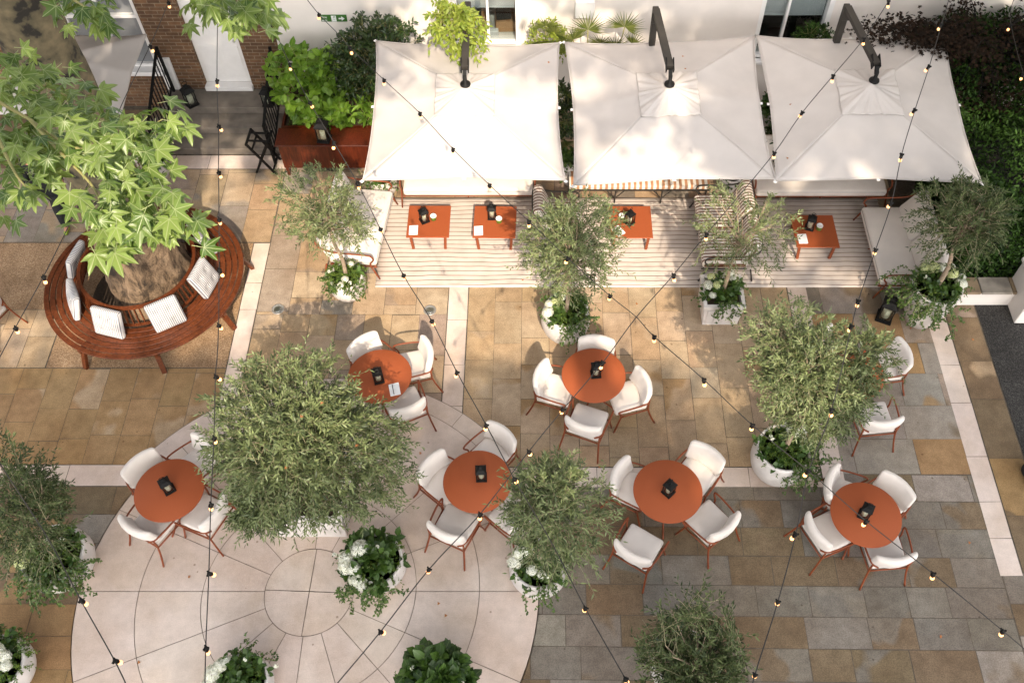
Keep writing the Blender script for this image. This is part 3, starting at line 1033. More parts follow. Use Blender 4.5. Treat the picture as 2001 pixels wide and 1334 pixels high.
for k in range(4): seg(0, .61, k * PI / 2 - R(2), (k + 1) * PI / 2 - R(2))
RI = [.61, 1.46, 2.33, 3.14]
for ri in range(3):
    for k in range(16): seg(RI[ri], RI[ri + 1], k * PI / 8, (k + 1) * PI / 8)
for k in range(6):
    a0, a1 = R(37), R(143)
    seg(3.14, 3.42, a0 + (a1 - a0) * k / 6, a0 + (a1 - a0) * (k + 1) / 6)
ci.build('paving_circle', 'pale', 'round terrace of pale limestone in rings', (0, 0, .010))
mb = MB()
mb.lathe([(3.15, .0065), (.001, .0065)], 72, (CC.x, CC.y, 0), False)
mb.prism([(CC.x + 3.1 * math.cos(R(a)), CC.y + 3.1 * math.sin(R(a))) for a in range(143, 36, -4)]
         + [(CC.x + 3.43 * math.cos(R(a)), CC.y + 3.43 * math.sin(R(a))) for a in range(36, 144, 4)], .0045, .0062)
structure(mb.build('paving_circle_bed', 'pale_joint'), 'dark joint bed of the round terrace')

mb = MB()
mb.prism([(-7.8, 7.965), (-4.945, 7.965), (-4.945, 10.53), (-7.8, 10.53)], -.004, .002)
mb.prism([(-15, 9.11), (-7.81, 9.11), (-7.81, 10.53), (-15, 10.53)], -.004, .002)
structure(mb.build('gravel', 'gravel'), 'brown bound gravel around the old tree')
mb = MB(); mb.lathe([(1.0, .004), (.001, .008)], 40, (-6.43, 9.44, 0), False)
structure(mb.build('soil', 'soil'), 'dark soil-coloured disc standing in for shade round the foot of the old tree')  # dark disc laid in for the shade inside the bench ring
mb = MB()
mb.prism([(7.27, 4.56), (60, 4.56), (60, 13.9), (7.27, 13.9)], -.004, .002)
structure(mb.build('asphalt', 'asphalt'), 'dark asphalt strip beyond the paving')

# entrance steps
mb = MB()
for i, (y0, z) in enumerate(((12.68, .15), (13.07, .30), (13.46, .45))):
    mb.box((-5.8, (y0 + 13.98) / 2, z - .075), (2.5, 13.98 - y0, .149), bev=.008)
structure(mb.build('entrance_steps', pm('step_stone', (.15, .125, .10), .85, .3, 4, bump=.2)), 'three worn stone steps up to the entrance')

# ------------------------------------------------------------------ buildings
WY = 14.0
TOPZ = 7.5
b1 = thing('brick_house', 'old brown brick house with a tall white door at the top of steps', 'house', (-9, WY, 0))


def local(o, root):
    """keep world coordinates for a mesh built in world space"""
    o.location = -Vector(root.location) if not root.rotation_euler.z else o.location
    return o


mb = MB()
for (x0, x1, z0, z1) in ((-16, -8.45, 0, TOPZ), (-8.45, -7.05, 0, .9), (-8.45, -7.05, 3.2, TOPZ), (-7.05, -6.3, 0, TOPZ),
                         (-6.3, -5.42, 2.9, TOPZ), (-6.3, -5.42, 0, .44), (-5.42, -4.73, 0, TOPZ)):
    mb.box(((x0 + x1) / 2, WY + .2, (z0 + z1) / 2), (x1 - x0, .4, z1 - z0))
local(mb.build('wall', 'brick', b1), b1)
mb = MB()
mb.box((-5.86, WY + .10, 1.72), (.878, .06, 2.34))
for x in (-6.07, -5.65):
    for z in (1.0, 2.1):
        mb.box((x, WY + .066, z), (.30, .012, .75 if z < 2 else 1.0), bev=.006)
d_ = local(mb.build('door', 'white', b1), b1)
mb = MB(); mb.box((-5.86, WY - .005, .495), (.90, .17, .10), bev=.008)
local(mb.build('threshold', 'white', b1), b1)
mb = MB(); mb.lathe([(.001, 0), (.02, .01), (.028, .03), (.02, .045), (.001, .05)], 12)
kn = mb.build('knob', 'steel', d_)
kn.location = (-5.52, WY + .06, 1.5); kn.rotation_euler = (R(90), 0, 0)
mb = MB()
mb.box((-7.75, WY + .14, 2.05), (1.398, .05, 2.29))
w_ = local(mb.build('window', 'grey', b1), b1)
mb = MB()
for x in (-8.40, -7.10, -7.75): mb.box((x, WY + .09, 2.05), (.07, .06, 2.29))
for z in (.95, 2.02, 3.14): mb.box((-7.75, WY + .085, z), (1.39, .07, .07))
local(mb.build('window_frame', 'white', w_), w_) if False else mb.build('window_frame', 'white', w_)
mb = MB(); mb.box((-7.75, WY - .03, .88), (1.6, .2, .09), bev=.01)
local(mb.build('window_sill', 'white', b1), b1)
mb = MB(); mb.box((-6.92, WY - .02, .62), (.24, .05, 1.1), bev=.006)
local(mb.build('plinth', 'white', b1), b1)
mb = MB()
mb.box((-10.36, WY + 2.2, TOPZ + .06), (11.5, 4.6, .12))
local(mb.build('roof', 'charcoal', b1), b1)

b2 = thing('rendered_house', 'cream rendered house with blinds half drawn in its sash windows', 'house', (0, WY, 0))
W1 = (-1.50, -.30, 1.43, 3.2)
W2 = (3.92, 5.18, 1.15, 3.1)
mb = MB()
XE = 16
for (x0, x1, z0, z1) in ((-4.725, W1[0], 0, TOPZ), (W1[0], W1[1], 0, W1[2]), (W1[0], W1[1], W1[3], TOPZ),
                         (W1[1], W2[0], 0, TOPZ), (W2[0], W2[1], 0, W2[2]), (W2[0], W2[1], W2[3], TOPZ), (W2[1], XE, 0, TOPZ)):
    mb.box(((x0 + x1) / 2, WY + .18, (z0 + z1) / 2), (x1 - x0, .36, z1 - z0))
local(mb.build('wall', 'stucco', b2), b2)
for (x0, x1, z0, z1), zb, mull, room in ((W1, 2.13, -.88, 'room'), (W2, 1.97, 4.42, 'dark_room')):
    xc = (x0 + x1) / 2
    mb = MB()
    fw = .085
    mb.box((x0 + fw / 2, WY + .09, (z0 + z1) / 2), (fw, .12, z1 - z0))
    mb.box((x1 - fw / 2, WY + .06, (z0 + z1) / 2), (fw, .18, z1 - z0))
    mb.box((xc, WY + .09, z1 - .04), (x1 - x0 - 2 * fw, .12, .08))
    mb.box((xc, WY + .09, z0 + .03), (x1 - x0 - 2 * fw, .12, .06))
    mb.box((mull, WY + .09, (z0 + z1) / 2 - .01), (.045, .10, z1 - z0 - .14))
    wo = local(mb.build('window', 'white', b2), b2)
    mb = MB(); mb.box((xc, WY + .10, (z0 + z1) / 2), (x1 - x0 - 2 * fw - .01, .006, z1 - z0 - .15))
    mb.build('pane', 'winglass', wo)
    mb = MB(); mb.box((xc, WY + .17, (zb + z1) / 2 - .03), (x1 - x0 - 2 * fw - .02, .012, z1 - zb - .08))
    mb.tube([(x0 + fw + .01, WY + .17, zb), (x1 - fw - .01, WY + .17, zb)], .014, 8)
    mb.build('blind', 'blind', wo)
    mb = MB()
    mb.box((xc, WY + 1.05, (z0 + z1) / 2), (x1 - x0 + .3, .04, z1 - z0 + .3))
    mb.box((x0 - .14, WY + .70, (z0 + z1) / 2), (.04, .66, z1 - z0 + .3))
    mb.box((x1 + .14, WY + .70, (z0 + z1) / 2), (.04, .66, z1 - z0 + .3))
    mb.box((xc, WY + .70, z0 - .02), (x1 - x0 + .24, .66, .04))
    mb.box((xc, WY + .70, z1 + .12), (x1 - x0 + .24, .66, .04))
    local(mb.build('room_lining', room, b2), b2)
mb = MB(); mb.box((-.9, WY - .02, W1[2] - .035), (1.4, .18, .07), bev=.01)
local(mb.build('window_sill', 'white', b2), b2)
mb = MB(); mb.box((4.55, WY - .02, W2[2] - .035), (1.46, .18, .07), bev=.01)
local(mb.build('window_sill', 'white', b2), b2)
mb = MB(); mb.box((5.66, WY + 2.3, TOPZ + .06), (20.6, 4.8, .12))
local(mb.build('roof', 'charcoal', b2), b2)

# things behind the first window
for (x, y, z, sx, sy, sz, rz, lab) in ((-.54, 14.56, 1.43, .46, .34, .22, .04, 'open cardboard box lying under the black screen in the window'),
                                      (-.50, 14.84, 1.43, .44, .16, .44, -.03, 'tall cardboard box standing behind the black screen in the window'),
                                      (-.96, 14.50, 1.43, .12, .42, .40, .05, 'upright brown cardboard box beside the window bar')):
    t = thing('cardboard_box', lab, 'box', (x, y, z), rz)
    mb = MB(); mb.box((0, 0, sz / 2), (sx, sy, sz), bev=.004); mb.build('body', 'cardboard', t)
    mb = MB(); mb.box((0, 0, sz + .0015), (.05, sy * .98, .003)); mb.build('tape', pm('parcel_tape', (.36, .17, .07), .4), t)
t = thing('computer_screen', 'black flat screen propped up on cardboard boxes in the window', 'screen', (-.62, 14.50, 1.66), .12)
mb = MB(); mb.box((0, 0, .09), (.27, .03, .22), rot=Euler((R(-50), 0, 0)).to_matrix(), bev=.004); mb.build('panel', 'black', t)
mb = MB(); mb.bar((0, .03, 0), (0, .06, .10), .03); mb.build('stand', 'charcoal', t)
t = thing('cable_tangle', 'tangle of black power cables at the back of the window recess', 'cable')
mb = MB()
mb.tube(smooth_path([(-.85 + .09 * i + .05 * math.sin(i * 2.3), 14.92 - .05 * (i % 3), 1.78 + .10 * math.sin(i * 1.7)) for i in range(8)], 5), .008, 5)
mb.tube(smooth_path([(-.40, 14.95, 2.0), (-.36, 14.9, 1.8), (-.44, 14.9, 1.7), (-.5, 14.95, 1.62)], 5), .008, 5)
mb.build('lead', 'black', t)
mb = MB(); mb.box((-.62, 14.94, 1.93), (.22, .05, .07), rot=Euler((0, R(-15), 0)).to_matrix(), bev=.01); mb.build('power_strip', 'black', t)
t = thing('document_box', 'small pale grey box on the sill inside the window', 'box', (-.80, 14.28, 1.43), .1)
mb = MB(); mb.box((0, 0, .06), (.17, .09, .12), bev=.004); mb.build('body', 'blind', t)
mb = MB(); mb.box((0, 0, .125), (.175, .095, .015), bev=.003); mb.build('lid', 'white', t)

# green exit sign
t = thing('exit_sign', 'green fire exit sign with running man and arrow on cream wall', 'sign', (-3.60, WY - .012, 2.03))
mb = MB(); mb.box((0, 0, 0), (.46, .02, .135), bev=.002); mb.build('board', 'exitgreen', t)


def text(body, size, loc, parent, m, name='lettering'):
    cu = bpy.data.curves.new(name, 'FONT'); cu.body = body; cu.size = size; cu.extrude = .001
    cu.materials.append(M[m])
    o = bpy.data.objects.new(name, cu); COL.objects.link(o); o.parent = parent
    o.location = loc; o.rotation_euler = (R(90), 0, 0)
    me = bpy.data.meshes.new_from_object(o)
    n = bpy.data.objects.new(name, me); COL.objects.link(n); n.parent = parent
    n.location = loc; n.rotation_euler = (R(90), 0, 0)
    if not me.materials: me.materials.append(M[m])
    bpy.data.objects.remove(o)
    return n


text('Fire', .062, (-.215, -.012, .008), t, 'signwhite')
text('exit', .062, (-.215, -.012, -.055), t, 'signwhite')
mb = MB()
mb.box((.0, -.0115, 0), (.085, .003, .118)); mb.build('symbol_panel', 'signwhite', t)
mb = MB()
mb.lathe([(.001, 0), (.011, 0), (.011, .002), (.001, .002)], 10, (0, 0, 0))
mb.v = [(x + .012, -.0135 - z, y + .042) for x, y, z in mb.v]
for a, b in (((.008, .028), (-.006, -.005)), ((-.006, -.005), (.018, -.022)), ((.018, -.022), (.012, -.05)), ((-.006, -.005), (-.02, -.03)),
             ((-.02, -.03), (-.034, -.03)), ((.008, .026), (.028, .012)), ((.006, .026), (-.018, .014))):
    mb.bar((a[0], -.0145, a[1]), (b[0], -.0145, b[1]), .009, .002)
mb.build('running_man', 'exitgreen', t)
mb = MB()
mb.box((.115, -.0115, 0), (.06, .003, .026))
mb.add([(.135, -.013, .045), (.19, -.013, 0), (.135, -.013, -.045), (.135, -.010, .045), (.19, -.010, 0), (.135, -.010, -.045)],
       [(0, 2, 1), (3, 4, 5), (0, 1, 4, 3), (1, 2, 5, 4), (2, 0, 3, 5)])
mb.build('arrow', 'signwhite', t)

# white flue box on the wall above the palms
t = thing('wall_vent', 'white square vent box on the cream wall above the palms', 'vent', (.83, WY - .06, 2.27))
mb = MB(); mb.box((0, 0, 0), (.34, .12, .34), bev=.01); mb.build('housing', 'white', t)
mb = MB()
for i in range(2): mb.box((-.09 + .18 * i, -.065, .17), (.12, .05, .03), bev=.008)
mb.build('flap', 'white', t)

# iron railings of the steps
def railing(x, lab):
    t = thing('iron_railing', lab, 'railing', (x, 12.45, 0), 0, 'railings of the entrance steps')
    mb = MB()
    mb.bar((0, 0, .92), (0, 1.48, 1.45), .045, .03)
    mb.build('handrail', 'black', t)
    mb = MB(); mb.bar((0, 0, .14), (0, 1.48, .60), .03, .02); mb.build('bottom_rail', 'black', t)
    for (y, z0, z1) in ((0, 0, .95), (1.46, .45, 1.47)):
        mb = MB(); mb.box((0, y, (z0 + z1) / 2), (.045, .045, z1 - z0)); mb.build('post', 'black', t)
    for i in range(1, 12):
        y = 1.46 * i / 12
        mb = MB(); mb.bar((0, y, .15 + .46 * i / 12), (0, y, .91 + .53 * i / 12), .018); mb.build('baluster', 'black', t)
    return t


railing(-6.92, 'black iron railing on the far side of the steps, under the plane leaves')
railing(-4.86, 'black iron railing between the steps and the round-leaved shrub')

# low garden wall and pier on the right
t = thing('garden_wall', 'low white garden wall with stone coping in front of the hedge', 'wall', (6.75, 9.18, 0))
mb = MB(); mb.box((.53, .15, .165), (1.06, .27, .33)); mb.build('face', 'stucco', t)
for i, (x, w, c) in enumerate(((.2, .55, BROWN), (.74, .5, GREY), (1.03, .06, BROWN))):
    mb = MB(); mb.box((x, .14, .356), (w, .33, .05), bev=.008)
    mb.build('coping_stone', pm('coping_%d' % i, c, .8, .25, 6, bump=.2), t)
t = thing('wall_pier', 'thick cream wall pier standing on the dark asphalt', 'pier', (8.25, 9.15, 0))
mb = MB(); mb.box((0, 0, .40), (.88, .66, .80), bev=.01); mb.build('shaft', 'stucco', t)
mb = MB(); mb.box((0, 0, .845), (.95, .73, .09), bev=.02); mb.build('cap', 'stucco', t)

# recessed uplights
for (px, py, lab) in ((543, 604, 'round steel uplight set in the buff paving by the pale band'), (840, 606, 'round steel uplight set in a grey slab beside the rug')):
    p = G(px, py)
    t = thing('ground_uplight', lab, 'light', (p.x, p.y, 0), 0, 'uplights sunk in the paving')
    mb = MB(); mb.lathe([(.105, 0), (.105, .006), (.10, .009), (.072, .009), (.068, .004)], 28); mb.build('rim', 'steel', t)
    mb = MB(); mb.lathe([(.069, .002), (.069, .005), (.03, .008), (.001, .008)], 24); mb.build('lens', 'lens', t)
    mb = MB(); mb.lathe([(.05, .0005), (.03, .0015), (.001, .0015)], 20); mb.build('reflector', 'stucco', t)

# ================================================================== RUG
ra, rb = G(735, 562), G(772, 389)
t = tag(MB().grid(lambda u, v: (-2.73 + 8.85 * u + .03 * (1 - v) * 0, 9.555 + 2.03 * v,
                                .008 + .004 * math.sin(v * 40 + 3 * math.sin(u * 9)) * math.sin(u * 23)), 60, 24).build('outdoor_rug', 'rug'),
        'large cream rug with thin brown stripes under the lounge furniture', 'rug')
md = t.modifiers.new('thick', 'SOLIDIFY'); md.thickness = .006; md.offset = 1

# ================================================================== FURNITURE
def make_chair(label):
    t = thing('armchair', label, 'chair', group='cushioned armchairs around the round tables')
    mb = MB(); mb.rbox((0, .01, .425), (.51, .50, .085), .038, bulge=.014); mb.build('seat', 'fabric', t)
    tl = Euler((R(14), 0, 0)).to_matrix()
    mb = MB()
    mb.rbox((0, -.26, .645), (.57, .095, .36), .046, rot=tl,
            fn=lambda q: (q.x, q.y + .95 * q.x * q.x - .012 * math.cos(q.z * 9), q.z - .25 * q.x * q.x), bulge=.012, axis=1)
    mb.build('backrest', 'fabric', t)
    for s in (-1, 1):
        mb = MB()
        mb.tube(smooth_path([(s * .20, -.285, .56), (s * .27, -.235, .585), (s * .30, -.12, .60), (s * .315, .06, .605), (s * .318, .19, .60),
                             (s * .315, .235, .575), (s * .31, .225, .53), (s * .295, .185, .47), (s * .285, .175, .41)], 4), .0135, 8)
        mb.build('armrest', 'copper', t)
    for s in (-1, 1):
        mb = MB(); mb.tube(smooth_path([(s * .285, .175, .42), (s * .292, .20, .30), (s * .315, .275, 0)], 4), [.0135] * 8 + [.012], 8)
        mb.build('leg', 'copper', t)
        mb = MB(); mb.tube(smooth_path([(s * .268, -.245, .575), (s * .265, -.25, .40), (s * .285, -.30, .2), (s * .315, -.375, 0)], 4), .0135, 8)
        mb.build('leg', 'copper', t)
    mb = MB()
    mb.tube([(-.285, .175, .372), (.285, .175, .372)], .012, 8)
    mb.tube([(-.266, -.25, .372), (.266, -.25, .372)], .012, 8)
    for s in (-1, 1): mb.tube([(s * .285, .175, .375), (s * .266, -.25, .375)], .012, 8)
    mb.build('seat_frame', 'copper', t)
    return t


CH0 = None


def chair(px, py, qx, qy, lab):
    """back seen at (px, py), middle of the seat seen at (qx, qy)"""
    global CH0
    b, s_ = G(px, py, .68), G(qx, qy, .47)
    d = (s_ - b); d.z = 0; d.normalize()
    c = Vector((b.x, b.y, 0)) + d * .27
    rz = math.atan2(d.y, d.x) - PI / 2
    if CH0 is None:
        CH0 = make_chair(lab); CH0.location = c; CH0.rotation_euler = (0, 0, rz)
        return CH0
    return dup(CH0, c, rz, lab)


TB0 = None


def table(px, py, lab, rz=0.0):
    global TB0
    c = G(px, py, .74); c.z = 0
    if TB0 is None:
        t = thing('round_table', lab, 'table', c, rz, 'round terracotta dining tables')
        mb = MB(); mb.lathe([(.001, .728), (.462, .728), (.474, .734), (.476, .742), (.470, .748), (.001, .748)], 64); mb.build('tabletop', 'tabletop', t)
        for k in range(4):
            a = PI / 4 + k * PI / 2
            ca, sa = math.cos(a), math.sin(a)
            mb = MB(); mb.tube(smooth_path([(.20 * ca, .20 * sa, .727), (.08 * ca, .08 * sa, .60), (.07 * ca, .07 * sa, .35), (.16 * ca, .16 * sa, .14), (.40 * ca, .40 * sa, .008)], 5), .014, 8)
            mb.build('leg', 'copper', t)
        mb = MB(); mb.tube([(.085 * math.cos(2 * PI * i / 20), .085 * math.sin(2 * PI * i / 20), .45) for i in range(20)], .010, 6, True); mb.build('leg_ring', 'copper', t)
        TB0 = t
        return t
    return dup(TB0, c, rz, lab)


def make_lantern(lab):
    t = thing('candle_lantern', lab, 'lantern', group='black candle lanterns')
    mb = MB(); mb.box((0, 0, .010), (.135, .135, .020), bev=.003); mb.box((0, 0, .026), (.118, .118, .012)); mb.build('base', 'black', t)
    mb = MB()
    for x in (-1, 1):
        for y in (-1, 1): mb.box((x * .052, y * .052, .115), (.011, .011, .166))
    for x in (-1, 1):
        mb.box((x * .052, 0, .193), (.011, .093, .011)); mb.box((0, x * .052, .193), (.093, .011, .011))
    mb.build('frame', 'black', t)
    mb = MB()
    for x in (-1, 1):
        mb.box((x * .053, 0, .112), (.002, .092, .150)); mb.box((0, x * .053, .112), (.092, .002, .150))
    mb.build('pane', 'glass', t)
    mb = MB()
    n = 4
    prof = [(.093, .199), (.095, .205), (.050, .245), (.034, .250), (.034, .268), (.040, .272), (.012, .285)]
    vs = [(r * math.cos(PI / 4 + k * PI / 2), r * math.sin(PI / 4 + k * PI / 2), z) for r, z in prof for k in range(4)]
    fs = [(i * 4 + j, i * 4 + (j + 1) % 4, (i + 1) * 4 + (j + 1) % 4, (i + 1) * 4 + j) for i in range(len(prof) - 1) for j in range(4)]
    fs += [(3, 2, 1, 0), tuple(range(len(vs) - 4, len(vs)))]
    mb.add(vs, fs); mb.build('roof', 'black', t)
    mb = MB(); mb.tube([(.032 * math.cos(2 * PI * i / 14), 0, .305 + .026 * math.sin(2 * PI * i / 14)) for i in range(14)], .0035, 6, True); mb.build('handle', 'black', t)
    mb = MB(); mb.lathe([(.034, .032), (.034, .125), (.030, .132), (.022, .127), (.001, .126)], 18)
    c = mb.build('candle', 'wax', t)
    mb = MB(); mb.tube([(0, 0, .125), (.002, 0, .142)], .0018, 5); mb.build('wick', 'black', c)
    return t


LN0 = None


def lantern(px, py, z, lab, rz=0.0, sc=1.0, frac=.12):
    """body centre seen at (px, py); stands at height z"""
    global LN0
    sc *= 1.12
    c = G(px, py, z + frac * sc); c.z = z
    if LN0 is None:
        LN0 = make_lantern(lab); LN0.location = c; LN0.rotation_euler = (0, 0, rz); LN0.scale = (sc,) * 3
        return LN0
    return dup(LN0, c, rz, lab, sc)


ZT = .748
TABLES = [
    (742, 735, 'round terracotta table half hidden behind the biggest olive bush', .2),
    (1160, 733, 'round terracotta table in the sun below the round white olive pot', .35),
    (331, 957, 'round terracotta table at the outer edge of the limestone circle, before the big bush', .5),
    (933, 940, 'round terracotta table with the slim dark lantern, between big bush and potted olive', .1),
    (1305, 959, 'fully visible round terracotta table on mixed slabs with diamond-turned lantern', .75),
    (1692, 1005, 'round terracotta table crossed by the string light cable at its middle', .3),
    (1665, 728, 'round terracotta table glimpsed only through olive leaves', .4),
]
for (x, y, l, rz) in TABLES: table(x, y, l, rz)
TD = ['bush-hidden table', 'sunlit table', 'table on the circle edge', 'bush-and-olive table', 'uncovered table', 'cable-crossed table', 'leaf-hidden table']
CH = [
    (0, 706, 672, 735, 712, 'cream armchair at the far side, its back dappled, at '),
    (0, 838, 690, 803, 712, 'cream armchair seen side-on with its seat in sun, at '),
    (0, 800, 803, 785, 776, 'cream armchair with its back towards us and leaves over it, at '),
    (1, 1166, 668, 1162, 715, 'cream armchair whose back fronts the white pot, at '),
    (1, 1053, 735, 1094, 760, 'cream armchair casting a clear shadow on buff slabs, at '),
    (1, 1261, 750, 1218, 774, 'cream armchair facing away from the square planter, at '),
    (1, 1137, 838, 1152, 812, 'cream armchair seen from behind over the olive shoots, at '),
    (2, 271, 905, 298, 935, 'cream armchair backed to the tan paving, at '),
    (2, 406, 872, 375, 915, 'cream armchair half swallowed by the big bush, at '),
    (2, 263, 1037, 300, 1018, 'cream armchair tipped towards us, at '),
    (2, 424, 1005, 388, 996, 'cream armchair whose legs show under the bush, at '),
    (3, 984, 848, 964, 882, 'cream armchair crossed by a cable, at '),
    (3, 838, 908, 864, 938, 'cream armchair with olive sprigs lying across it, at '),
    (3, 868, 1047, 893, 1018, 'cream armchair on bare limestone, at '),
    (3, 1030, 1018, 995, 998, 'cream armchair mostly covered by the potted olive, at '),
    (4, 1385, 886, 1360, 926, 'cream armchair next to the pale band, at '),
    (4, 1206, 925, 1236, 952, 'cream armchair brushed by olive twigs, at '),
    (4, 1232, 1087, 1256, 1055, 'cream armchair pulled out with its back towards us, at '),
    (4, 1420, 1035, 1383, 1015, 'cream armchair angled away on the open paving, at '),
    (5, 1620, 942, 1650, 968, 'cream armchair beside the ivy-hung white pot, at '),
    (5, 1756, 950, 1728, 980, 'cream armchair nearest the pale kerb line, at '),
    (5, 1592, 1042, 1630, 1032, 'cream armchair with a thick rolled back, seat fully visible, at '),
    (5, 1750, 1098, 1728, 1070, 'cream armchair lowest in view with the cable over it, at '),
    (6, 1768, 694, 1728, 712, 'cream armchair in dappled light showing its curved side, at '),
    (6, 1728, 832, 1703, 800, 'cream armchair standing clear of the leaves on grey slabs, at '),
    (6, 1602, 662, 1632, 694, 'cream armchair glimpsed as a pale patch in leaves, at '),
]
for (k, a, b, c, d, l) in CH: chair(a, b, c, d, l + 'the ' + TD[k])
chair(-22, 606, -55, 600, 'cream armchair cut off by the picture edge beyond the circular bench')

for (x, y, l, rz) in ((738, 733, 'small black lantern tucked under bush twigs on the hidden-half table', .3),
                      (1165, 722, 'small black lantern with bulb beside it on the sunlit round table', .12),
                      (325, 948, 'small black lantern with tilted roof on the table at the circle edge', .6),
                      (940, 924, 'small black lantern square-on on the table beside potted olive', .05),
                      (1308, 953, 'small black lantern turned like a diamond on the fully visible table', .78),
                      (1693, 998, 'small black lantern right under the cable on its round table', -.5)):
    lantern(x, y, ZT, l, rz)

# coffee tables
CT0 = None
ZC = .35
CTS = [(838, 433, 'low square terracotta table next to the pale sofa under the olive', 0.0),
       (967, 434, 'low square terracotta table partly shaded, between the first table and the bushy olive', -.02),
       (1232, 434, 'low square terracotta table half hidden by the bushy olive, menu askew', .0),
       (1592, 452, 'low square terracotta table in front of the grey corner sofas', .0)]
for (px, py, lab, rz) in CTS:
    c = G(px, py, ZC); c.z = .012
    if CT0 is None:
        t = thing('coffee_table', lab, 'table', c, rz, 'low square terracotta tables')
        mb = MB(); mb.box((0, 0, .338), (.73, .72, .022), bev=.005); mb.build('tabletop', 'tabletop', t)
        for x in (-1, 1):
            for y in (-1, 1):
                mb = MB(); mb.bar((x * .30, y * .30, .327), (x * .275, y * .32, 0), .045, .03); mb.build('leg', 'copper', t)
        mb = MB()
        for y in (-1, 1): mb.box((0, y * .29, .312), (.56, .02, .03))
        for x in (-1, 1): mb.box((x * .29, 0, .312), (.02, .55, .03))
        mb.build('apron', 'copper', t)
        CT0 = t
    else: dup(CT0, c, rz, lab)
ZCT = .362
for (x, y, l, rz) in ((828, 421, 'black lantern turned on the coffee table by the pale sofa', .5),
                      (961, 414, 'black lantern facing front on the half shaded coffee table', .02),
                      (1231, 425, 'black lantern turned on the coffee table beside the bushy olive', .7),
                      (1585, 435, 'black lantern on the coffee table by the grey corner sofas', -.3)):
    lantern(x, y, ZCT, l, rz)

CUP0 = None
for (px, py, lab) in ((847, 425, 'green cup with white lid by the lantern nearest the pale sofa'), (975, 430, 'green cup with white lid in shade on the second coffee table'),
                      (1215, 424, 'green cup with white lid beneath olive sprigs'), (1601, 444, 'green cup with white lid by the grey corner sofas')):
    c = G(px, py, ZCT + .05); c.z = ZCT
    if CUP0 is None:
        t = thing('green_cup', lab, 'cup', c, 0, 'green cups on the coffee tables')
        mb = MB(); mb.lathe([(.038, 0), (.046, .005), (.052, .085), (.050, .090)], 22); mb.build('body', 'green_cup', t)
        mb = MB(); mb.lathe([(.055, .088), (.056, .095), (.050, .103), (.046, .098), (.001, .098)], 22); mb.build('lid', 'white', t)
        CUP0 = t
    else: dup(CUP0, c, 0, lab)

MN0 = None
for (px, py, z, rz, lab) in ((808, 450, ZCT, .03, 'white menu booklet squared to the corner of the coffee table by the pale sofa'),
                             (935, 451, ZCT, .05, 'white menu booklet on the half shaded coffee table'),
                             (1208, 452, ZCT, .62, 'white menu booklet lying askew by the bushy olive'),
                             (1568, 467, ZCT, .03, 'white menu booklet on the coffee table by the grey sofas'),
                             (771, 761, ZT, .25, 'open white menu with a dark pen on the round table behind the big bush')):
    c = G(px, py, z); c.z = z
    if MN0 is None:
        t = thing('menu_booklet', lab, 'menu', c, rz, 'white menu booklets')
        mb = MB(); mb.box((0, 0, .002), (.15, .205, .004)); mb.build('back_cover', 'paper', t)
        mb = MB(); mb.box((.002, .001, .008), (.15, .203, .003), rot=Euler((0, R(-3), 0)).to_matrix()); mb.build('front_cover', 'paper', t)
        MN0 = t
    else: dup(MN0, c, rz, lab)
t = thing('pen', 'thin dark pen lying across the open menu on the round table', 'pen', G(768, 760, ZT + .016), 0)
t.rotation_euler = (0, 0, .25)
mb = MB(); mb.tube([(0, -.09, 0), (0, .07, 0), (0, .09, 0)], [.005, .005, .002], 8); mb.build('barrel', 'black', t)
mb = MB(); mb.bar((.006, .04, .003), (.006, .085, .003), .003); mb.build('clip', 'steel', t)


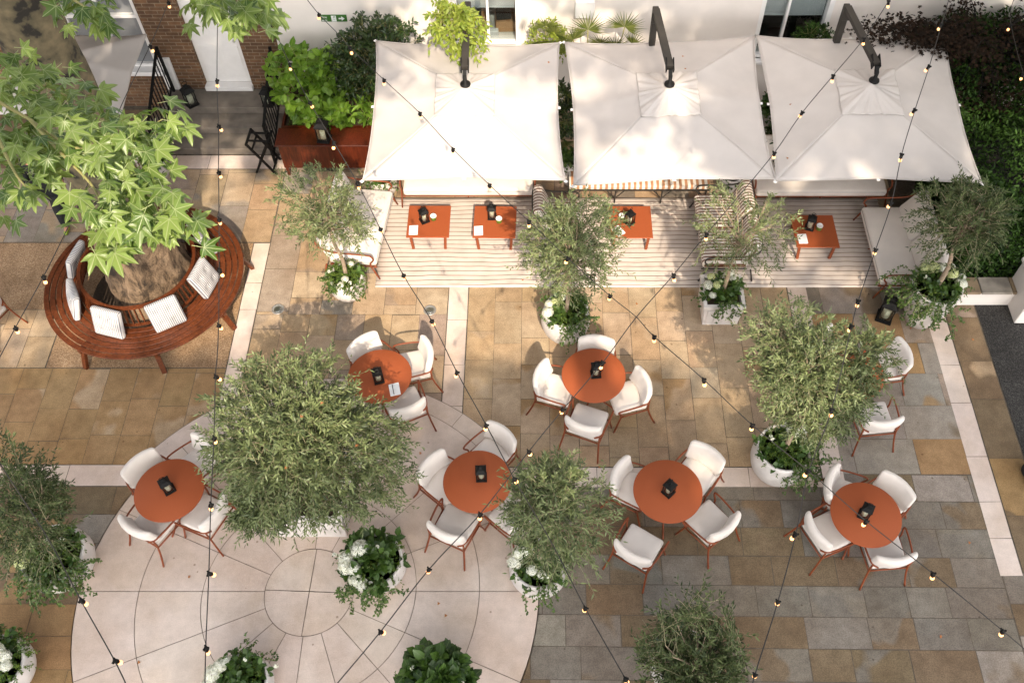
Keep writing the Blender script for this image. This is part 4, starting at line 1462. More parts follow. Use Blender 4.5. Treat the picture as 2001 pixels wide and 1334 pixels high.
# ------------------------------------------------------------------ sofas (front faces local +y)
def sofa(name, label, loc, rz, w, dep, ncush, backs=True, seat_m='fabric', frame_m='copper', zs=.43, tilt=16, arms=(1, 1), backh=.40):
    t = thing(name, label, 'sofa', loc, rz)
    cw = w / ncush
    for i in range(ncush):
        mb = MB(); mb.rbox((-w / 2 + cw * (i + .5), 0, zs - .075), (cw - .01, dep, .16), .055, bulge=.018)
        c = mb.build('seat_cushion', seat_m, t)
        mb = MB()
        x0, x1 = -w / 2 + cw * i + .012, -w / 2 + cw * (i + 1) - .012
        for z in (zs - .028,):
            mb.tube([(x0 + .05, dep / 2 + .002, z), (x1 - .05, dep / 2 + .002, z)], .004, 5)
        mb.build('piping', pm('piping', (.34, .31, .29), .9) if seat_m == 'fabric' else M[seat_m], c)
    if backs:
        nb = max(ncush, round(w / .8))
        bw = w / nb
        for i in range(nb):
            mb = MB(); mb.rbox((-w / 2 + bw * (i + .5), -dep / 2 - .02, zs + .20), (bw - .015, .17, backh + .08), .075, rot=Euler((R(tilt), 0, 0)).to_matrix(), bulge=.03, axis=1)
            mb.build('back_cushion', seat_m, t)
    mb = MB()
    for y in (-dep / 2 + .03, dep / 2 - .04): mb.tube([(-w / 2, y, zs - .175), (w / 2, y, zs - .175)], .014, 8)
    for x in (-w / 2 + .02, 0, w / 2 - .02): mb.tube([(x, -dep / 2, zs - .175), (x, dep / 2, zs - .175)], .012, 8)
    if backs:
        mb.tube(smooth_path([(-w / 2 - .02, -dep / 2 - .12, zs + .30), (-w / 2 + .15, -dep / 2 - .17, zs + .36), (w / 2 - .15, -dep / 2 - .17, zs + .36), (w / 2 + .02, -dep / 2 - .12, zs + .30)], 5), .014, 8)
    mb.build('frame', frame_m, t)
    for s, on in zip((-1, 1), arms):
        x = s * (w / 2 + .03)
        if on:
            mb = MB()
            mb.tube(smooth_path([(x, -dep / 2 - .12, zs + .30), (x, -dep / 2 + .10, zs + .19), (x, dep / 2 - .16, zs + .17), (x, dep / 2 - .05, zs + .14), (x, dep / 2 - .03, zs + .05),
                                 (x, dep / 2 - .09, zs - .04), (x, dep / 2 - .08, zs - .15)], 5), .0145, 8)
            mb.build('armrest', frame_m, t)
        for y0, y1 in ((dep / 2 - .08, dep / 2 + .02), (-dep / 2 - .05, -dep / 2 - .12)):
            mb = MB(); mb.tube([(x, y0, zs - .14), (x + s * .015, y1, .012)], .0145, 8); mb.build('leg', frame_m, t)
    return t


# pale sofa at the left of the rug, facing +x
c = (G(770, 375, .43) + G(738, 505, .43)) / 2
d = (G(770, 375, .43) - G(738, 505, .43)); L1 = d.length
ang = math.atan2(d.y, d.x) - PI / 2
sofa('sofa', 'pale sofa with copper frame beside the rug, under the small olive', (c.x - .42, c.y + .03, .0), -PI / 2 + ang, L1 + .10, .80, 1)
# two sofas along the wall, facing -y
a, b = G(786, 372, .43), G(1042, 372, .43)
sofa('sofa', 'long pale sofa tucked under the first white parasol', ((a.x + b.x) / 2, a.y + .42, 0), PI, b.x - a.x, .84, 1)
a, b = G(1478, 372, .43), G(1736, 372, .43)
sofa('sofa', 'long grey sofa tucked under the shaded parasol, dappled with light', ((a.x + b.x) / 2, a.y + .40, 0), PI, b.x - a.x, .84, 1)
# right sofa facing -x
a, b = G(1684, 405, .43), G(1722, 545, .43)
sofa('sofa', 'grey sofa with two big leaning cushions at the right end of the rug', ((a.x + b.x) / 2 + .40, (a.y + b.y) / 2, 0), PI / 2, abs(a.y - b.y) + .06, .80, 1, tilt=30, backh=.5)
# striped two seater facing -x and its pair facing +x
a = G(1354, 378, .43)
sofa('striped_sofa', 'brown and cream striped two-seat sofa with its side to the thin olive', (a.x + .40, a.y - .78, 0), PI / 2, 1.56, .76, 2, seat_m='stripe_seat', frame_m='charcoal', arms=(1, 1), tilt=20)
a = G(1086, 388, .43)
# its twin is rotated, so the stripes keep running across the seat
sofa('striped_armchair', 'brown and cream striped armchair almost hidden by the bushy olive', (a.x + .10, a.y - .36, 0), -PI / 2, .66, .66, 1, seat_m='stripe_seat', frame_m='charcoal', tilt=20)['category'] = 'armchair'
# striped bench
a, b = G(1112, 366, .45), G(1388, 366, .45)
t = thing('striped_bench', 'long bench with brown and white striped cushion on dark bracketed legs', 'bench', ((a.x + b.x) / 2, a.y + .30, 0))
w = b.x - a.x
mb = MB(); mb.rbox((0, 0, .42), (w, .58, .10), .03, bulge=.008); mb.build('seat_cushion', 'stripe_bench', t)
mb = MB(); mb.box((0, -.27, .352), (w + .04, .03, .03)); mb.box((0, .27, .352), (w + .04, .03, .03))
for i in range(9): mb.box((-w / 2 + w * i / 8, 0, .352), (.02, .51, .02))
mb.build('frame', 'charcoal', t)
for x in (-w / 2 + .05, -w / 6, w / 6, w / 2 - .05):
    for y in (-.27, .27):
        mb = MB()
        mb.bar((x, y, .337), (x, y, 0), .022)
        mb.bar((x - .02, y, .16), (x - .16, y, .335), .014); mb.bar((x + .02, y, .16), (x + .16, y, .335), .014)
        mb.build('leg', 'charcoal', t)

# ------------------------------------------------------------------ circular bench round the trunk
BX, BY = -6.43, 9.44
t = thing('circular_bench', 'round reddish hardwood bench of curved slats ringing the old tree trunk', 'bench', (BX, BY, 0))
mb = MB()
r = 1.02
for k in range(6):
    r0, r1 = r, r + .083
    prof = [(r0, .405), (r1, .405), (r1, .425), (r1 - .004, .43), (r0 + .004, .43), (r0, .425), (r0, .405)]
    vs, fs = [], []
    n = 96
    for j in range(n):
        a = 2 * PI * j / n
        for (q, z) in prof[:-1]: vs.append((q * math.cos(a), q * math.sin(a), z))
    m_ = len(prof) - 1
    for j in range(n):
        j2 = (j + 1) % n
        for i in range(m_): fs.append((j * m_ + i, j2 * m_ + i, j2 * m_ + (i + 1) % m_, j * m_ + (i + 1) % m_))
    mb.add(vs, fs)
    r += .098
mb.build('seat', 'wood', t)
mb = MB()
for (r0, z, h, w_) in ((.90, .80, .035, .055), (.985, .47, .035, .035)):
    pr = [(r0 - w_ / 2, z - h / 2), (r0 + w_ / 2, z - h / 2), (r0 + w_ / 2, z + h / 2), (r0 - w_ / 2, z + h / 2)]
    vs, fs = [], []
    n = 96
    for j in range(n):
        a = 2 * PI * j / n
        vs += [(q * math.cos(a), q * math.sin(a), zz) for q, zz in pr]
    for j in range(n):
        j2 = (j + 1) % n
        for i in range(4): fs.append((j * 4 + i, j2 * 4 + i, j2 * 4 + (i + 1) % 4, j * 4 + (i + 1) % 4))
    mb.add(vs, fs)
for j in range(72):
    a = 2 * PI * j / 72
    ca, sa = math.cos(a), math.sin(a)
    mb.bar((.982 * ca, .982 * sa, .46), (.905 * ca, .905 * sa, .785), .014, .042, up=(ca, sa, 0))
mb.build('backrest', 'wood', t)
for j in range(8):
    a = 2 * PI * (j + .42) / 8
    ca, sa = math.cos(a), math.sin(a)
    mb = MB()
    up = (-sa, ca, 0)
    mb.bar((1.02 * ca, 1.02 * sa, .375), (1.60 * ca, 1.60 * sa, .375), .055, .055, up=up)
    mb.bar((1.50 * ca, 1.50 * sa, .40), (1.66 * ca, 1.66 * sa, 0), .055, .075, up=up)
    mb.bar((1.04 * ca, 1.04 * sa, .40), (.99 * ca, .99 * sa, 0), .055, .075, up=up)
    mb.build('leg', 'wood', t)

# scatter cushions leaning on the backrest
CU0 = None
for (px, py, lab) in ((392, 470, 'striped cushion seen edge-on under the hanging plane leaves'), (390, 545, 'striped cushion turned like a diamond near the trunk'),
                      (322, 610, 'square striped cushion with its face to us, between two others'), (215, 630, 'striped cushion leaning at the sunny front curve of the bench'),
                      (146, 588, 'striped cushion edge-on at the curve nearest the gravel'), (146, 510, 'striped cushion edge-on next to the dark backrest slats')):
    q = G(px, py, .62)
    a = math.atan2(q.y - BY, q.x - BX)
    ca, sa = math.cos(a), math.sin(a)
    rr = 1.10
    loc = (BX + rr * ca, BY + rr * sa, .43)
    if CU0 is None:
        t = thing('bench_cushion', lab, 'cushion', loc, a - PI / 2, 'ticking striped cushions on the circular bench')
        tl = Euler((R(20), 0, 0)).to_matrix()

        def tuft(q):
            k = 0
            for tx in (-.1, .1):
                for tz in (-.1, .1): k += math.exp(-((q.x - tx) ** 2 + (q.z - tz) ** 2) / .0016)
            return (q.x, q.y * (1 - .45 * min(1, k)), q.z)
        mb = MB(); mb.rbox((0, -.005, .235), (.50, .10, .50), .035, rot=tl, bulge=.035, axis=1, fn=tuft, seg=14)
        cu = mb.build('pad', 'ticking', t)
        mb = MB()
        for tx in (-.1, .1):
            for tz in (-.1, .1):
                p = Vector((0, -.005, .235)) + tl @ Vector((tx, .048, tz))
                mb.rbox(p, (.022, .022, .022), .01, seg=1)
        mb.build('button', 'ticking', cu)
        CU0 = t
    else: dup(CU0, loc, a - PI / 2 + rnd.uniform(-.12, .12), lab)

# ------------------------------------------------------------------ sideboard, tray stand
t = thing('wooden_sideboard', 'dark red mahogany sideboard in front of the shrub bed', 'sideboard', (-3.72, 12.34, 0))
mb = MB(); mb.box((0, 0, .758), (1.86, .46, .03), bev=.006); mb.build('top', 'mahogany', t)
mb = MB()
mb.box((0, -.19, .47), (1.76, .025, .54)); mb.box((0, .19, .47), (1.76, .025, .54))
for s in (-1, 1): mb.box((s * .87, 0, .47), (.025, .355, .54))
mb.box((0, 0, .215), (1.70, .35, .025))
mb.build('body', 'mahogany', t)
for x in (-1, 1):
    for y in (-1, 1):
        mb = MB(); mb.bar((x * .84, y * .17, .2), (x * .84, y * .17, 0), .05, .04); mb.build('leg', 'mahogany', t)
lantern(630, 256, .773, 'large black lantern with cream candle standing on the mahogany sideboard', -.12, 1.5)
for (x, y, z, l, rz, sc) in ((-6.50, 13.55, .45, 'large black lantern on the landing beside the far railing', .7, 1.6), (-5.05, 13.55, .45, 'large black lantern with cream candle by the door and shrub', -.15, 1.5),
                             (0, 0, 0, 'large black lantern on the floor next to the tall white pot', -.42, 1.7)):
    if z == 0:
        lantern(1735, 606, 0, l, rz, sc, .11)
    else: dup(LN0, (x, y, z), rz, l, sc)

p = G(522, 340)
t = thing('tray_stand', 'black folding tray stand with crossed legs beside the mahogany sideboard', 'stand', (p.x, p.y + .18, 0), -.05)
for s, nm in ((1, 'outer'), (-1, 'inner')):
    mb = MB()
    w = .19 if s > 0 else .155
    for y in (-w, w): mb.bar((-s * .19, y, .74), (s * .19, y, 0), .04, .028, up=(0, 1, 0))
    mb.bar((-s * .19, -w - .02, .735), (-s * .19, w + .02, .735), .035, .035)
    mb.bar((s * .145, -w, .09), (s * .145, w, .09), .028)
    mb.bar((-s * .12, -w, .60), (-s * .12, w, .60), .026)
    mb.build('leg_frame', 'black', t)
mb = MB()
for y in (-.1, .1): mb.box((0, y, .745), (.36, .05, .004))
mb.build('strap', 'black', t)
from mathutils import noise as mnoise

# ================================================================== PARASOLS
def rib_point(c, zc, zp, u, v):
    """canopy surface; u, v in 0..1"""
    (a, b, d, e) = c                         # far-left, far-right, near-right, near-left
    su, sv = 2 * u - 1, 2 * v - 1
    p = (a * (1 - u) + b * u) * v + (e * (1 - u) + d * u) * (1 - v)
    ce = (a + b + d + e) / 4
    k = max(abs(su), abs(sv))
    edge = .045 * k ** 3 * (1 - min(abs(su), abs(sv)) ** 2) * (1.0 if k > 0 else 0)
    p = p + (ce - p) * edge
    h = (1 - k)
    m = min(abs(su), abs(sv)) / max(k, 1e-6)
    # stretched between the ribs, so the cloth dips a little in the middle of each panel
    sag = -.042 * (4 * m * (1 - m)) * k * (1 - .3 * k)
    return Vector((p.x, p.y, zc + (zp - zc) * h + sag + .012 * h * h))


def parasol(label, corners, hub, zc=2.42, mast=None, mast_px=None, seed=0):
    c = [G(x, y, zc) for x, y in corners]
    ctr = (c[0] + c[1] + c[2] + c[3]) / 4
    hp = G(hub[0], hub[1], 2.75)
    t = thing('cantilever_parasol', label, 'parasol', (mast_px[0], mast_px[1], 0), 0, 'white cantilever parasols over the lounge')
    off = Vector((-mast_px[0], -mast_px[1], 0))
    zp = 2.75
    cc = [q + off for q in c]
    g = np.random.default_rng(seed)
    ph = g.random(8) * 6
    mb = MB()
    for side in range(4):
        def pan(k, s_, side=side):
            k = .02 + .98 * k
            e = ((s_, 0), (1, s_), (1 - s_, 1), (0, 1 - s_))[side]
            u, v = .5 + (e[0] - .5) * k, .5 + (e[1] - .5) * k
            return rib_point(cc, zc, zp, u, v) + Vector((0, 0, .008 * math.sin(9 * u + ph[0]) * math.sin(7 * v + ph[1]) + .004 * math.sin(30 * s_ + ph[5]) * k * k + .003 * mnoise.noise(Vector((u * 14, v * 14, ph[6])))))
        mb.grid(pan, 26, 30)
    can = mb.build('canopy', 'canvas', t)
    md = can.modifiers.new('thick', 'SOLIDIFY'); md.thickness = .004
    # seams, hem and the small tabs at the rib ends
    mb = MB()
    for (u1, v1, u2, v2) in ((0, 0, 1, 0), (1, 0, 1, 1), (1, 1, 0, 1), (0, 1, 0, 0)):
        mb.tube([rib_point(cc, zc, zp, u1 + (u2 - u1) * k / 10, v1 + (v2 - v1) * k / 10) for k in range(11)], .009, 5)
    mb.build('seam', 'canvas', can)
    mb = MB()
    for (u1, v1) in ((.5, 0), (1, .5), (.5, 1), (0, .5), (0, 0), (1, 0), (0, 1), (1, 1)):
        p = rib_point(cc, zc, zp, u1, v1)
        d = Vector((u1 - .5, v1 - .5, 0)).normalized()
        mb.box(p + d * .02 + Vector((0, 0, -.012)), (.05, .05, .006), rz=math.atan2(d.y, d.x))
    mb.build('tab', 'white', can)
    # loose gathered cap
    hs = .165
    w1, w2, w3 = ph[2], ph[3], ph[4]

    def cap(u, v):
        su, sv = 2 * u - 1, 2 * v - 1
        a = math.atan2(sv, su)
        k = max(abs(su), abs(sv))
        sc = 1 + .012 * math.sin(7 * a + w3) * k ** 3
        p = rib_point(cc, zc, zp, .5 + hs * su * sc * .93, .5 + hs * sv * sc * .93)
        wr = (.016 * math.sin(17 * a + w1 + 1.5 * k) + .012 * math.sin(29 * a + w2 - k) + .010 * math.sin(9 * a + w3)) * k ** .8 * (1 - .55 * k)
        tuck = .045 * (1 - k) ** 2
        return p + Vector((0, 0, .026 + wr + tuck))
    mb = MB(); mb.grid(cap, 44, 44)
    cp = mb.build('vent_cap', 'canvas', t)
    md = cp.modifiers.new('thick', 'SOLIDIFY'); md.thickness = .004
    h0 = hp + off
    h0.z = 2.75
    mb = MB(); mb.lathe([(.001, .07), (.078, .07), (.082, .085), (.078, .10), (.03, .11), (.03, .25), (.001, .25)], 24, h0); mb.build('hub', 'black', t)
    # ribs beneath
    for (u1, v1) in ((0, 0), (1, 0), (0, 1), (1, 1), (.5, 0), (1, .5), (.5, 1), (0, .5)):
        mb = MB()
        a = rib_point(cc, zc, zp, .5 + (u1 - .5) * .06, .5 + (v1 - .5) * .06) - Vector((0, 0, .03))
        b = rib_point(cc, zc, zp, .5 + (u1 - .5) * .98, .5 + (v1 - .5) * .98) - Vector((0, 0, .03))
        mb.bar(a, b, .018, .028); mb.build('rib', 'charcoal', t)
    mt = Vector((0, 0, mast))
    j = h0 + Vector((0, 0, .29)) + (mt - h0).normalized() * .10
    mb = MB()
    mb.bar(mt + Vector((0, -.02, -.02)), j, .11, .075)
    mb.build('arm', 'charcoal', t)
    mb = MB()
    mb.bar(h0 + Vector((0, 0, .20)), j + (j - mt).normalized() * .03, .05, .06)
    for s in (-1, 1): mb.bar(j + Vector((s * .055, .16, .04)), j + Vector((s * .055, -.03, -.04)), .016, .10)
    mb.build('joint', 'black', t)
    mb = MB(); mb.box((0, 0, mast / 2), (.10, .13, mast), bev=.01)
    mb.box((0, -.075, mast - .12), (.13, .05, .20), bev=.01)
    mb.build('mast', 'charcoal', t)
    mb = MB(); mb.box((0, 0, .04), (.72, .72, .08), bev=.015); mb.build('base_plate', 'black', t)
    mb = MB(); mb.tube([(.06, 0, 1.1), (.13, 0, 1.1), (.13, 0, 1.2)], .01, 6); mb.build('crank_handle', 'black', t)
    return t


parasol('white cantilever parasol in full sun, next to the leafy shrubs', [(735, 80), (1093, 84), (1104, 352), (709, 352)], (910, 173), 2.42, 3.05, (-1.13, 13.0), 1)
parasol('white cantilever parasol in the middle with cloud-like leaf shadows', [(1104, 83), (1474, 70), (1515, 349), (1121, 362)], (1307, 173), 2.42, 3.12, (1.90, 12.78), 2)
parasol('white cantilever parasol in shade beside the hedge, only its front dappled', [(1478, 70), (1847, 70), (1919, 357), (1517, 353)], (1705, 166), 2.42, 3.12, (4.98, 12.85), 3)

# small parasol among the leaves at the left
px0 = (-7.65, 12.15)
t = thing('market_parasol', 'taupe parasol in shade behind the plane leaves, near the brick house', 'parasol', (px0[0], px0[1], 0))
q = [Vector(p) for p in ((-1.12, 1.0, 2.3), (1.06, .98, 2.3), (1.12, -.98, 2.3), (-1.10, -.98, 2.3))]
mb = MB(); mb.grid(lambda u, v: rib_point(q, 2.36, 2.68, u, v), 30, 30)
cn = mb.build('canopy', 'canvas', t); md = cn.modifiers.new('thick', 'SOLIDIFY'); md.thickness = .004
mb = MB(); mb.tube([(0, 0, .05), (0, 0, 2.66)], .024, 10); mb.build('pole', 'charcoal', t)
mb = MB(); mb.lathe([(.001, 2.67), (.03, 2.68), (.025, 2.73), (.001, 2.75)], 12); mb.build('finial', 'charcoal', t)
mb = MB(); mb.lathe([(.30, 0), (.30, .05), (.05, .08), (.04, .25), (.001, .25)], 24); mb.build('base', 'black', t)
for (u1, v1) in ((0, 0), (1, 0), (0, 1), (1, 1)):
    mb = MB(); mb.bar(rib_point(q, 2.36, 2.68, .5, .5) - Vector((0, 0, .05)), rib_point(q, 2.36, 2.68, u1 * .96 + .02, v1 * .96 + .02) - Vector((0, 0, .03)), .016, .024)
    mb.build('rib', 'charcoal', t)


# ================================================================== STRING LIGHTS
def string_light(label, pts, bulbs, z=4.9, ends=None, seed=0):
    """pts: pixels along the cable; bulbs: pixels of the lamp holders on it"""
    g = random.Random(seed)
    t = thing('string_light', label, 'string lights', group='string lights over the courtyard')
    W = []
    for p in pts:
        zz = p[2] if len(p) > 2 else z
        W.append(G(p[0], p[1], zz))
    path = smooth_path(W, 5)
    if ends:
        if ends[0]: path = [Vector(ends[0])] + path
        if ends[1]:
            d = (W[-1] - W[-2]).normalized()
            path = path + [W[-1] + d * 1.5, W[-1] + d * 4 + Vector((0, 0, .4))]
    mb = MB()
    mb.tube(path, .0050, 6)
    mb.build('cable', 'cable', t)
    for b in bulbs:
        if len(b) > 2 and isinstance(b[2], str): lit = False
        else: lit = True
        p = G(b[0], b[1], z)
        d = min(path, key=lambda q: (q - p).length)
        if (d - p).length < .25: p = d.copy()
        mb = MB()
        ax, ay = g.uniform(-.25, .25), g.uniform(-.25, .25)
        m = Matrix.Translation(p) @ Euler((ax, ay, 0)).to_matrix().to_4x4()
        mb.M = m
        mb.lathe([(.001, .012), (.011, .012), (.013, .004), (.019, -.004), (.019, -.038), (.016, -.046), (.001, -.046)], 12)
        for k in range(3):
            a = 2 * PI * k / 3
            mb.box((.018 * math.cos(a), .018 * math.sin(a), 0), (.018, .012, .02), rz=a)
        s = mb.build('lamp_holder', 'black', t)
        mb = MB(); mb.M = m
        mb.lathe([(.001, -.046), (.012, -.046), (.013, -.056)], 10)
        mb.build('bulb_cap', 'bulb_off', s)
        mb = MB(); mb.M = m
        mb.lathe([(.011, -.055), (.017, -.066), (.0195, -.078), (.016, -.090), (.008, -.097), (.001, -.099)], 12)
        mb.build('bulb', 'bulb' if lit else 'glass', s)
    return t


S1 = [(426, -40), (424, 157), (427, 246), (427, 336), (428, 428), (428, 527), (427, 635), (424, 700), (421, 735), (418, 855), (412, 985), (408, 1120), (402, 1265), (400, 1360)]
string_light('string of bulbs hanging straight past the brick house door and down over the circle edge', S1, S1[1:7] + S1[8:13], ends=((-3.2, 14.0, 6.2), (-2.3, -1.5, 6.0)), seed=1)
S2 = [(585, -20), (623, 28), (664, 70), (683, 93), (750, 156), (820, 221), (885, 291), (956, 361), (1033, 432), (1110, 505), (1192, 578), (1243, 619), (1278, 657), (1375, 741), (1470, 830), (1580, 920), (1693, 1018), (1823, 1120), (1960, 1232), (2040, 1300)]
string_light('longest string of bulbs, crossing from the exit sign over the sunny parasol to bottom corner', S2, [S2[1], S2[3]] + S2[4:11] + S2[12:18] + [S2[18]], ends=((-4.4, 14.0, 6.0), (5.6, -1.0, 6.2)), seed=2)
S3 = [(500, -40), (532, 47), (566, 125), (605, 200), (652, 278), (698, 357), (743, 447), (788, 537), (843, 626), (893, 727), (950, 830), (1005, 935), (1078, 1060), (1144, 1188), (1222, 1325), (1240, 1360)]
string_light('string of bulbs running past the shrubs and over the small olive', S3, S3[1:12] + S3[13:15], ends=((-4.72, 14.0, 5.9), (1.2, -1.2, 6.1)), seed=3)
S4 = [(1740, -10), (1736, 3), (1688, 76), (1628, 148), (1568, 220), (1513, 299), (1448, 378), (1380, 458), (1316, 537), (1243, 620), (1178, 708), (1100, 800), (1033, 882), (938, 1004), (838, 1112), (743, 1234), (650, 1345)]
string_light('string of bulbs slanting from the shaded parasol arm across the sunlit round table', S4, S4[1:6] + S4[7:9] + S4[10:16], ends=((5.5, 14.0, 6.2), (-1.2, -1.2, 6.2)), seed=4)
S5 = [(1860, -20), (1840, 48), (1816, 130), (1788, 215), (1762, 302), (1742, 397), (1711, 488), (1677, 588), (1664, 637), (1625, 800), (1580, 922), (1555, 1043), (1520, 1175), (1475, 1318), (1468, 1360)]
string_light('string of bulbs falling steeply past the grey sofa and the twin-crowned olive', S5, S5[1:9] + S5[9:10] + S5[11:14], ends=((7.0, 14.0, 6.1), (2.6, -1.2, 6.1)), seed=5)
S6 = [(330, -10), (329, 5), (293, 90), (240, 200), (165, 375), (130, 450), (85, 540), (30, 640), (-20, 735)]
string_light('string of bulbs threading through the plane leaves over the gravel', S6, [S6[1], S6[2], S6[6], S6[7]], ends=((-7.0, 14.0, 5.8), (-6.5, 2.5, 6.2)), seed=6)
S7 = [(-30, 860), (45, 975), (100, 1062), (158, 1172), (224, 1290), (262, 1370)]
string_light('short string of bulbs over the left potted olive and the edge of the circle', S7, [S7[3], S7[4]], ends=((-9.5, 6.0, 6.0), (-2.0, -1.2, 6.1)), seed=7)
S8 = [(1990, -20), (1975, 20), (1978, 60), (2000, 145), (2030, 230)]
string_light('string of bulbs glowing in the dark maple at the wall corner', [(x, y) for x, y in S8], [(1976, 48), (1998, 140)], z=3.6, ends=((8.4, 14.0, 5.4), None), seed=8)


# ================================================================== PLANTS
def pot_round(x, y, r, h, label, z=0.0):
    t = thing('planter', label, 'planter', (x, y, z), 0)
    prof = [(.50 * r, 0), (.56 * r, .01 * h), (.80 * r, .16 * h), (.98 * r, .36 * h), (1.05 * r, .54 * h), (1.04 * r, .72 * h), (.97 * r, .92 * h), (.95 * r, h),
            (.92 * r, 1.01 * h), (.86 * r, h), (.85 * r, .9 * h)]
    mb = MB()
    mb.lathe(prof, 44)
    mb.f.pop(); mb.sm.pop()
    mb.build('shell', 'pot', t)
    mb = MB(); mb.lathe([(.001, .90 * h), (.855 * r, .90 * h)], 30); mb.build('soil', 'soil', t)
    return t


def pot_tall(x, y, r, h, label):
    t = thing('planter', label, 'planter', (x, y, 0), 0)
    prof = [(.48 * r, 0), (.56 * r, .01 * h), (.74 * r, .25 * h), (.88 * r, .5 * h), (.97 * r, .78 * h), (1.0 * r, .98 * h), (.98 * r, h), (.9 * r, h), (.88 * r, .9 * h)]
    mb = MB(); mb.lathe(prof, 44); mb.f.pop(); mb.sm.pop(); mb.build('shell', 'pot', t)
    mb = MB(); mb.lathe([(.001, .9 * h), (.885 * r, .9 * h)], 30); mb.build('soil', 'soil', t)
    return t


def pot_square(x, y, wb, wt, h, label, panels=True):
    t = thing('planter', label, 'planter', (x, y, 0), 0)
    mb = MB()

    def ring(w, z): return [(sx * w / 2, sy * w / 2, z) for sx, sy in ((-1, -1), (1, -1), (1, 1), (-1, 1))]
    lv = [ring(wb, 0), ring(wb, .03), ring(wt * .985, h - .06), ring(wt + .03, h - .055), ring(wt + .03, h), ring(wt - .09, h), ring(wt - .10, h - .10)]
    vs = [p for l in lv for p in l]
    fs = [(i * 4 + j, i * 4 + (j + 1) % 4, (i + 1) * 4 + (j + 1) % 4, (i + 1) * 4 + j) for i in range(len(lv) - 1) for j in range(4)]
    mb.add(vs, fs)
    mb.build('shell', 'pot', t)
    mb = MB()
    for s in range(4):
        rz = s * PI / 2
        m = Matrix.Rotation(rz, 3, 'Z')
        n = 4
        for i in range(n):
            f = (i + .5) / n - .5
            w = (wb + wt) / 2 * .84 / n
            tl = math.atan2((wt - wb) / 2, h)
            c = m @ Vector((f * (wb + wt) / 2 * .86, -(wb + wt) / 4 - .006, h * .47))
            mb.box(c, (w - .012, .014, h * .62), rot=m @ Euler((tl, 0, 0)).to_matrix(), bev=.004)
    mb.build('panel', 'pot', t)
    mb = MB(); mb.box((0, 0, h - .09), (wt - .11, wt - .11, .02)); mb.build('soil', 'soil', t)
    return t


FLW = {}


def flower_mesh(kind, s):
    key = (kind, s)
    if key not in FLW:
        g = np.random.default_rng(100 + s)
        n = 190
        i = np.arange(n) + .5
        ph = np.arccos(1 - 1.45 * i / n); th = PI * (1 + 5 ** .5) * i
        u = np.stack([np.cos(th) * np.sin(ph), np.sin(th) * np.sin(ph), np.cos(ph)], 1)
        P = u * np.array([1, 1, .72]) * (1 + .08 * g.normal(size=(n, 1)))
        D = nrm(np.cross(u, g.normal(size=(n, 3))))
        N = nrm(u + .35 * g.normal(size=(n, 3)))
        o = leafmesh('flower', P, D, N, .20, .34, T_FLORET, 'petal' if kind == 'w' else 'petal_green', None, s)
        FLW[key] = o.data
        bpy.data.objects.remove(o)
    return FLW[key]


def flower(parent, loc, r, kind='w'):
    o = bpy.data.objects.new('flower', flower_mesh(kind, rnd.randrange(3)))
    COL.objects.link(o); o.parent = parent
    o.location = loc; o.rotation_euler = (rnd.uniform(-.4, .4), rnd.uniform(-.4, .4), rnd.uniform(0, 6))
    o.scale = (r, r, r)
    return o


def blob_flower(parent, loc, r):
    """little loose white bedding flower"""
    g = np.random.default_rng(rnd.randrange(9999))
    n = 7
    u = nrm(g.normal(size=(n, 3)) + np.array([0, 0, 1.0]))
    o = leafmesh('flower', u * r * .6, nrm(np.cross(u, g.normal(size=(n, 3)))), u, r * .6, r * .9, T_FLORET, 'petal', parent, 3)
    o.location = loc
    return o


